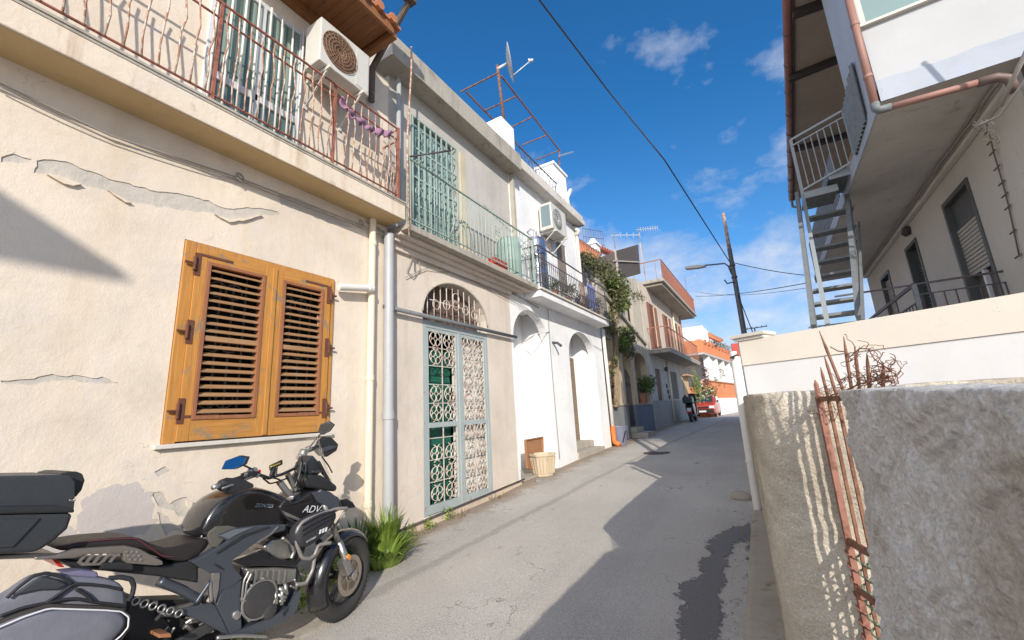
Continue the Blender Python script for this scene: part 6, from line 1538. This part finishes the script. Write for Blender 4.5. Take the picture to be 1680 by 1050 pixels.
for k in range(26):
    a = U(*c3((690+rnd.uniform(0,300), 870+rnd.uniform(0,150))), x=-3.07+rnd.uniform(-.03,.03)); m.tube([a, a+Vector((rnd.uniform(-.02,.02),rnd.uniform(-.05,.05),rnd.uniform(-.05,.05)))], rnd.uniform(.004,.012), 7)
m.build('linkage', alum, bike)
# engine
eng = sp('engine', [(205,725),(455,722),(480,790),(440,900),(340,960),(215,1000),(195,850)], c4p, -3.06, -3.34, dalum, .02)
hd_ = sp('cylinder_head', [(225,735),(360,728),(450,735),(445,790),(360,810),(235,790)], c4p, -3.03, -3.32, alum, .010, eng)
m = MB()
for k in range(6): m.beam(U(*c4p((270+k*26,742)),x=-3.018), U(*c4p((262+k*26,800)),x=-3.018), .014, .010, (1,0,0))
m.build('cooling_fins', alum, eng, bevel=.002)
cc = U(*c4p((285,870)),x=-3.0); r_ = (U(*c4p((350,870)),x=-3.0)-cc).length
m = MB(); m.lathe(cc, [(r_*1.02,-.06),(r_,-.005),(r_*.93,.010),(r_*.80,.013),(r_*.3,.014),(.001,.014)], (1,0,0), 40); cv = m.build('clutch_cover', dalum, eng, smooth='angle')
m = MB(); m.torus(cc+Vector((.004,0,0)),(1,0,0),r_*1.04,.008,40,6)
for k in range(9): a = 2*PI*k/9; m.lathe(cc+Vector((-.004,math.cos(a)*r_*1.09,math.sin(a)*r_*1.09)), [(.009,-.01),(.009,.006),(.006,.010),(.001,.010)], (1,0,0), 10)
m.build('cover_bolts', alum, cv)
c2 = U(*c4p((332,922)),x=-2.99); m = MB(); m.lathe(c2, [(.05,-.05),(.048,-.004),(.036,.004),(.001,.005)], (1,0,0), 26); m.build('oil_filter_cover', dalum, eng, smooth='angle')
c2 = U(*c4p((183,938)),x=-3.0); m = MB(); m.lathe(c2, [(.022,-.02),(.022,.0),(.014,.006),(.001,.006)], (1,0,0), 18); m.build('sprocket_cap', alum, eng, smooth='angle')
pump = MB()
for k, (a, b) in enumerate((((370,820),(400,840)),((365,850),(402,862)),((370,880),(398,872)),((355,835),(360,890)),((398,800),(405,850)),((385,815),(382,895)))):
    pump.tube([U(*c4p(a),x=-3.0), U(*c4p(b),x=-2.99)], .012, 8)
pump.build('water_pump', alum, eng, smooth=True)
for P in ([(250,755),(228,800),(222,850),(212,885)],[(238,745),(215,790),(205,880)],[(300,935),(330,900),(350,895)],[(215,880),(232,870),(225,900)],[(420,810),(450,825),(440,780)]):
    tb('hose', P, c4p, -2.995, .0065, alum, eng, 7)
sp('air_box', [(300,640),(340,605),(400,600),(440,640),(440,690),(380,700),(320,680)], c4p, -3.07, -3.30, alum, .02)
tb('header_pipe', [(385,598),(425,622),(438,660),(425,690)], c4p, -3.03, .012, alum)
for i, P in enumerate(([(165,700),(280,660),(450,720),(460,728),(330,722),(220,725)],[(190,690),(300,650),(340,670),(250,690)],[(260,665),(330,690),(440,700),(460,720),(330,705)])):
    sp('engine_cowl', P, c4p, -3.01-.012*i, -3.05-.012*i, gloss, .004)
sp('bash_plate', [(205,1005),(250,985),(340,950),(420,900),(452,840),(466,832),(462,880),(440,930),(380,975),(300,1010),(235,1030),(160,1042),(150,1030)], c4p, -3.0, -3.34, satin, .012)
sp('bash_slot', [(385,935),(410,908),(415,915),(395,948)], c4p, -2.996, -2.999, dkpl, 0)
tb('brake_pedal', [(95,1040),(200,1030),(320,1035)], c4p, -2.96, .010, alum)
tb('side_stand', [(420,1010),(380,1110)], c4p, -3.38, .014, dalum)
# radiator side, fairing
fr_ = sp('fairing', [(370,465),(400,425),(440,440),(510,395),(560,385),(600,395),(640,425),(655,470),(600,500),(480,525),(420,530),(390,500)], c4p, -3.02, -3.36, gloss, .03)
sp('fairing_blade', [(385,478),(480,520),(470,528),(400,500)], c4p, -3.005, -3.02, alum, .002, fr_)
sp('fairing_blade', [(395,495),(470,545),(455,548),(405,515)], c4p, -3.005, -3.02, dkpl, .002, fr_)
sp('fairing_panel', [(520,400),(575,390),(635,420),(640,465),(600,470),(540,440)], c4p, -3.0, -3.02, satin, .006, fr_)
sp('beak', [(640,430),(675,425),(700,440),(716,466),(660,470),(640,468)], c4p, -3.10, -3.28, gloss, .015)
sp('head_unit', [(478,345),(505,318),(560,322),(600,345),(632,372),(625,395),(560,388),(500,378)], c4p, -3.08, -3.30, dkpl, .02)
sp('instrument_pod', [(482,268),(520,232),(548,262),(560,305),(545,322),(505,320),(478,300)], c4p, -3.14, -3.26, simple('pod_plastic', (.03,.035,.04), .3), .012)
sp('screen_bracket', [(545,262),(552,258),(585,320),(600,345),(590,345),(565,318)], c4p, -3.11, -3.13, dkpl, .003)
sp('screen_bracket', [(520,300),(560,300),(560,312),(520,312)], c4p, -3.09, -3.11, dalum, .003)
for k, P in enumerate(([(470,262),(462,320),(440,378)],[(492,262),(486,330),(500,372)],[(508,240),(530,300),(520,360)],[(540,330),(565,350),(590,352)],[(455,300),(475,340),(520,350)])):
    tb('wiring', P, c4p, -3.10-.03*k, .007, dkpl if k%2 else dalum)
sp('radiator', [(400,530),(480,530),(520,560),(470,700),(440,730),(415,640)], c4p, -3.06, -3.33, dkpl, .01)
# windscreen
m = MB(); vs = []; fs = []; n = 10
for i in range(n+1):
    t = i/n; x = -3.02-.34*t; bulge = .09*math.sin(PI*t)
    lo_ = U(*c4p((600,380)),x=-3.05); hi_ = U(*c4p((545,150)),x=-3.05)
    vs += [(x,lo_.y+bulge,lo_.z),(x,hi_.y+bulge-.02,hi_.z-.10*(abs(2*t-1)**2))]
for i in range(n): fs.append((2*i,2*i+2,2*i+3,2*i+1))
ws, wnt, wb = nodes('clear_screen'); wb.inputs['Base Color'].default_value = (.55,.55,.55,1); wb.inputs['Roughness'].default_value = .05; wb.inputs['Transmission Weight'].default_value = .9; wb.inputs['IOR'].default_value = 1.1; wb.inputs['Alpha'].default_value = .25
m.add(vs, fs).build('windscreen', ws, bike, smooth=True)
# front wheel (steered slightly), fork, mudguard
ct = U(*c4p((648,785)),x=-3.10); ct = Vector((ct.x, ct.y, gz(ct.y)+.305))
t_ = math.radians(14); ax = Vector((math.cos(t_), math.sin(t_), 0)); fw_ = Vector((-math.sin(t_), math.cos(t_), 0)); up_ = Vector((0,0,1))
m = MB(); m.torus(ct, ax, .248, .058, 56, 14, 1.05); fwh = m.build('front_wheel', simple('tyre_rubber', (.035,.034,.033), .75, var=.3, scale=90, bs=.5), bike, smooth=True)
m = MB()
for k in range(56):
    a = 2*PI*k/56
    for s in (-1, 1):
        q = []
        for j in range(4):
            b = .12+j*.26; rr = .248+.0600*math.cos(b); q.append(ct+(fw_*math.cos(a+j*.03)+up_*math.sin(a+j*.03))*rr+ax*(s*.0615*math.sin(b)*1.05))
        m.tube(q, .0035, 4)
m.build('tread_blocks', dkpl, fwh)
m = MB(); m.torus(ct, ax, .196, .016, 48, 8, 2.2); m.lathe(ct, [(.03,-.05),(.035,-.04),(.035,.04),(.03,.05)], ax, 18)
for k in range(5):
    for s in (-.16, .16):
        a = 2*PI*k/5+.3; d1 = fw_*math.cos(a)+up_*math.sin(a); d2 = fw_*math.cos(a+s)+up_*math.sin(a+s); m.beam(ct+d1*.03, ct+d2*.19, .022, .018, ax)
m.build('rim', simple('dark_grey_rim', (.05,.052,.055), .35, .5), fwh, smooth='angle')
m = MB(); dcn = ct+ax*.075; m.lathe(dcn, [(.105,-.002),(.140,-.002),(.140,.002),(.105,.002),(.105,-.002)], ax, 48)
for k in range(6): a = 2*PI*k/6; d1 = fw_*math.cos(a)+up_*math.sin(a); d2 = fw_*math.cos(a+.3)+up_*math.sin(a+.3); m.beam(dcn+d1*.04, dcn+d2*.107, .010, .004, ax)
m.torus(dcn, ax, .042, .008, 20, 6); m.build('brake_disc', simple('disc_steel', (.45,.40,.34), .3, .9), fwh)
hdp = U(*c4p((560,430)),x=-3.12)
tilt = (Vector((hdp.x,hdp.y,hdp.z))-ct).normalized()
tilt = Vector((-.02,-.42,.90)).normalized()
for s in (1,-1):
    b = ct+ax*(.095*s)-fw_*.0; f_ = MB(); f_.tube([b, b+tilt*.30], .026, 14); o = f_.build('fork_leg', alum if s > 0 else dalum, bike, smooth=True); MB().tube([b+tilt*.30, b+tilt*.74], .020, 14).build('fork_tube', alum, o, smooth=True); MB().lathe(b, [(.03,-.025),(.034,-.02),(.034,.02),(.025,.028)], ax, 16).build('axle_clamp', alum, o, smooth='angle')
m = MB(); cal = ct+ax*.10-fw_*.10+up_*.09; m.beam(cal-tilt*.06, cal+tilt*.06, .05, .07, ax); m.lathe(cal+tilt*.03, [(.022,-.01),(.022,.03),(.001,.032)], ax, 14); m.lathe(cal-tilt*.03, [(.022,-.01),(.022,.03),(.001,.032)], ax, 14); m.build('brake_caliper', alum, bike, bevel=.006)
m = MB(); m.lathe(ct+ax*.125+tilt*.16, [(.020,-.006),(.024,0),(.020,.007),(.001,.008)], ax, 18); m.build('reflector', simple('amber_lens', (.85,.28,.02), .2, coat=.6), bike)
# mudguard hugging the tyre
m = MB(); vs = []; fs = []; n, k_ = 22, 8
for i in range(n+1):
    a = math.radians(40+165*i/n)
    for j in range(k_+1):
        b = -1.25+2.5*j/k_; rr = .250+.078*math.cos(b); p = ct+(fw_*math.cos(a)+up_*math.sin(a))*rr+ax*(.084*math.sin(b)); vs.append(p)
for i in range(n):
    for j in range(k_): a = i*(k_+1)+j; fs.append((a,a+1,a+k_+2,a+k_+1))
o = m.add(vs, fs).build('mudguard', gloss, bike, smooth=True); o.modifiers.new('t','SOLIDIFY').thickness = .004
# crash bars and bar bag
cbm = simple('grey_bar_coat', (.26,.24,.225), .4, .3)
tb('crash_bar', [(672,468),(625,470),(560,492),(480,525),(452,560),(448,625),(470,685),(505,692),(528,675),(545,630),(600,620)], c4p, -2.93, .0125, cbm)
tb('crash_bar', [(530,675),(520,740),(490,800),(445,806)], c4p, -2.95, .0125, cbm)
bg_ = loft('bar_bag', [(452,570),(480,530),(545,495),(610,472),(640,485),(628,530),(590,575),(545,615),(500,645),(462,650),(448,615)], c4p, [-2.90,-2.915,-2.96,-3.01,-3.02], [.88,.98,1.0,.98,.9], simple('black_cordura', (.022,.023,.028), .7, var=.3, scale=300, bs=.4))
for k in range(3): tb('bag_strap', [(470,590-k*24),(540,548-k*22),(618,502-k*12)], c4p, -2.895, .0045, dkpl, bg_, 6)
whm = simple('white_print', (.62,.64,.67), .5, bs=0)
for k in range(3):
    sp('white_stripe', [(547+k*13,583-k*5),(556+k*13,579-k*5),(560+k*13,560-k*5),(551+k*13,564-k*5)], c4p, -2.886, -2.888, whm, 0, bg_)
a = U(*c4p((490,622)),x=-2.885); b = U(*c4p((545,592)),x=-2.885); text_mesh('e-max', 'bag_print', whm, bg_, a, (b-a), Vector((0,.35,1)), .030, 0)
tb('crash_bar', [(672,468),(610,560),(625,610)], c4p, [-2.95,-3.0,-3.02], .010, cbm)
# lettering on tank and fairing
a = U(*c4p((262,462)),x=-3.012); b = U(*c4p((345,466)),x=-3.012)
text_mesh('ZONTES', 'tank_lettering', simple('steel_blue_print', (.30,.36,.42), .35, bs=0), tank, a, (b-a), (0,.3,1), (b-a).length/4.0, .001, .25)
a = U(*c4p((472,486)),x=-3.004); b = U(*c4p((562,488)),x=-3.004)
text_mesh('ADV-', 'fairing_lettering', whm, fr_, a, (b-a), (0,.3,1), (b-a).length/2.45, .001, .25)
# handlebar, grips, levers, mirrors, hand guards
def PP(cx, cy, x): return U(*c4p((cx, cy)), x=x)
hb = [PP(195,340,-2.86), PP(262,312,-2.93), PP(325,335,-3.02), PP(385,318,-3.10), PP(440,292,-3.20), PP(480,225,-3.34), PP(520,205,-3.46)]
hbo = MB().tube(hb, .011, 12).build('handlebar', dalum, bike, smooth=True)
MB().tube([PP(205,336,-2.86), PP(110,364,-2.80)], .0175, 14).build('grip', dkpl, hbo, smooth=True); MB().tube([PP(112,364,-2.80), PP(78,377,-2.78)], [.0165,.013], 14).build('bar_end', alum, hbo, smooth=True)
MB().tube([PP(505,212,-3.42), PP(560,190,-3.55)], .0175, 14).build('grip', dkpl, hbo, smooth=True)
m = MB(); m.beam(PP(215,330,-2.88), PP(262,312,-2.93), .05, .045); m.build('switch_box', dkpl, hbo, bevel=.008)
m = MB()
for q, r in ((PP(262,300,-2.91),.016),(PP(240,305,-2.9),.014),(PP(225,320,-2.88),.013),(PP(275,322,-2.94),.013)): m.lathe(q, [(r,-.012),(r,.012),(r*.6,.016),(.001,.016)], (.6,.2,.8), 12)
m.build('control_fittings', alum, hbo); m = MB(); m.lathe(PP(284,306,-2.93), [(.009,-.01),(.010,.0),(.009,.012),(.001,.013)], (.8,-.3,.5), 10); m.build('kill_switch', simple('red_switch', (.6,.03,.02), .4), hbo)
MB().tube([PP(250,330,-2.87), PP(200,352,-2.83), PP(120,380,-2.77)], [.007,.006,.005], 7).build('brake_lever', alum, hbo, smooth=True)
m = MB(); m.lathe(PP(478,225,-3.34), [(.03,-.03),(.034,-.02),(.034,.02),(.028,.03)], (.2,.3,1), 18); m.lathe(PP(462,240,-3.32), [(.018,-.02),(.018,.02)], (.6,.3,.6), 14); m.lathe(PP(500,205,-3.38), [(.02,-.02),(.02,.02)], (1,.3,.2), 14); m.build('clutch_reservoir', alum, hbo, bevel=.003)
for P in ([(300,335),(330,360),(370,350),(420,330)],[(440,300),(455,360),(470,400)],[(470,240),(480,300),(500,350)],[(330,330),(370,340),(400,370)],[(560,240),(590,280),(605,310)]):
    tb('control_cable', P, c4p, [-2.98-.06*i for i in range(len(P))], .0055, dkpl, hbo, 6)
# fork clamps
for (a, b, x, r) in (((372,350),(418,412),-3.08,.022),((408,318),(446,386),-3.16,.020),((440,312),(478,388),-3.24,.020)):
    MB().tube([PP(*a,x), PP(*b,x)], r, 12).build('fork_clamp', alum, bike, smooth='angle')
MB().beam(PP(418,424,-3.06), PP(520,374,-3.30), .05, .03).build('triple_clamp', alum, bike, bevel=.008)
m = MB(); m.beam(PP(335,328,-3.0), PP(352,285,-3.02), .02, .03); m.beam(PP(350,282,-3.04), PP(345,330,-3.02), .045, .02); m.build('phone_mount', dkpl, bike, bevel=.005)
m = MB(); m.beam(PP(330,290,-3.0), PP(384,264,-3.06), .012, .035); m.build('phone_holder', simple('dark_holder', (.03,.03,.03), .5), bike, bevel=.004); m = MB(); m.beam(PP(334,284,-2.995), PP(380,266,-3.055), .010, .008); m.build('holder_edge', simple('yellow_edge', (.70,.55,.05), .4), bike)
# mirrors: shell + glass
mg, mnt, mbb = nodes('mirror_glass'); mbb.inputs['Metallic'].default_value = 1; mbb.inputs['Roughness'].default_value = .03; mbb.inputs['Base Color'].default_value = (.80,.84,.88,1)
def mirror(poly, x, stalk, tint):
    P = [PP(a, b, x) for a, b in poly]; c = sum(P, Vector())/len(P); P = [p*((c.x-tint*(p.z-c.z))/p.x) for p in P]; view = -c.normalized()
    nrm = (P[1]-P[0]).cross(P[2]-P[1]).normalized()
    o = MB().prism([c+(p-c)*1.05+Vector((-.006,.010,0)) for p in P], Vector((-.012,.022,.0))).build('mirror', dkpl, bike, bevel=.006)
    MB().prism([c+(p-c)*.95 for p in P], Vector((-.002,.004,0))).build('mirror_glass', mg, o)
    MB().tube([c+Vector((-.01,.025,0))]+stalk, .006, 8).build('mirror_stalk', dkpl, o, smooth=True)
mirror([(113,297),(132,258),(188,237),(226,243),(212,276),(172,296)], -2.84, [PP(215,278,-2.87), PP(262,300,-2.91)], 1.0)
mirror([(540,132),(552,98),(588,84),(611,100),(592,126),(560,144)], -3.46, [PP(545,150,-3.45), PP(500,205,-3.39)], .3)
sp('hand_guard', [(95,374),(118,345),(150,333),(215,338),(262,362),(262,376),(205,392),(150,402),(118,392)], c4p, -2.80, -2.84, dkpl, .010)
sp('hand_guard', [(552,168),(575,152),(606,155),(636,186),(628,214),(585,242),(556,236),(532,210)], c4p, -3.48, -3.53, dkpl, .012)
sp('guard_blade', [(556,205),(600,190),(632,195),(600,210),(560,222)], c4p, -3.47, -3.479, satin, .003)
# luggage
tcm = simple('top_case_plastic', (.034,.038,.043), .42, var=.25, scale=60, bs=.15)
case = sp('top_case', [(-260,500),(326,490),(302,560),(250,606),(205,638),(160,664),(-220,684)], c3, -2.93, -3.43, tcm, .025)
sp('lid', [(-280,345),(0,326),(270,320),(312,326),(332,350),(332,430),(326,486),(-270,497)], c3, -2.935, -3.43, tcm, .03, case)
sp('lid_ridge', [(-270,462),(250,455),(330,470),(330,488),(-270,500)], c3, -2.915, -3.44, dkpl, .008, case)
sp('side_relief', [(-200,520),(180,512),(60,640),(-200,655)], c3, -2.922, -2.93, tcm, .006, case)
sp('back_pad', [(262,316),(300,306),(340,306),(365,316),(376,345),(362,388),(335,420)], c3, -3.0, -3.38, dkpl, .02, case)
sp('case_plate', [(-200,684),(170,666),(250,668),(250,690),(160,690),(-200,702)], c3, -3.0, -3.36, bronze, .006)
tb('case_latch', [(306,432),(322,436),(332,428)], c3, -2.93, .005, alum, case)
pn = thing('saddlebag', 'soft lavender-grey saddlebag with black zips hanging behind the motorcycle seat', 'bag', (-2.95,.75,-1.0))
lav = simple('lavender_cordura', (.165,.170,.205), .8, var=.25, scale=11, bs=.9); blk = simple('black_webbing', (.018,.018,.022), .7, scale=90)
up_b = loft('upper_compartment', [(-500,900),(-300,760),(0,715),(110,650),(230,560),(330,500),(450,465),(600,470),(750,480),(900,488),(1020,505),(1110,545),(1140,600),(1148,740),(1150,900),(1120,1200),(600,1300),(-400,1300)], c6, [-2.93,-2.94,-2.98,-3.06,-3.10], [.96,1.0,1.02,1.0,.95], lav, pn, 1)
lo_b = loft('outer_pocket', [(-500,1160),(-200,1010),(0,935),(200,850),(440,770),(700,778),(950,785),(1100,798),(1168,845),(1160,930),(1100,1000),(1000,1100),(900,1250),(200,1350),(-400,1350)], c6, [-2.85,-2.865,-2.90,-2.94], [.90,.985,1.0,.99], lav, pn, 1)
sp('pocket_gusset', [(-500,1100),(-200,960),(0,880),(200,800),(440,725),(700,735),(950,745),(1120,765),(1190,830),(1182,950),(1060,1120),(900,1250),(200,1350),(-400,1350)], c6, -2.895, -2.95, simple('brown_black_gusset', (.045,.040,.034), .7), .012, pn)
tb('white_piping', [(-200,1008),(0,932),(200,846),(440,764),(700,772),(950,780),(1100,792),(1168,842),(1162,935),(1100,1010),(1040,1060)], c6, -2.845, .0035, simple('pale_piping', (.70,.70,.72), .5), pn, 6)
for P in ([(0,835),(200,760),(400,718),(600,680),(700,676),(850,708),(1060,730),(1140,745)],[(420,712),(530,640),(640,560),(680,540),(800,545),(950,560),(1110,595)],[(60,670),(180,560),(300,470),(420,440),(560,480),(650,540)],[(690,590),(780,640),(840,700)]):
    tb('zip_band', P, c6, -2.918, .0075, blk, pn, 6)
tb('carry_strap', [(980,490),(1100,480),(1190,500),(1215,560),(1200,640),(1160,700)], c6, [-2.98,-2.97,-2.96,-2.96,-2.95,-2.94], .011, blk, pn)
sp('dark_pocket', [(110,650),(300,520),(380,470),(520,500),(620,548),(500,600),(330,602)], c6, -2.912, -2.93, simple('dark_mesh', (.035,.04,.045), .7, var=.5, scale=200), .008, pn)
sp('top_flap', [(560,440),(740,418),(880,430),(900,470),(860,490),(740,485),(620,470)], c6, -2.96, -3.08, simple('violet_cordura', (.16,.15,.24), .8), .015, pn)
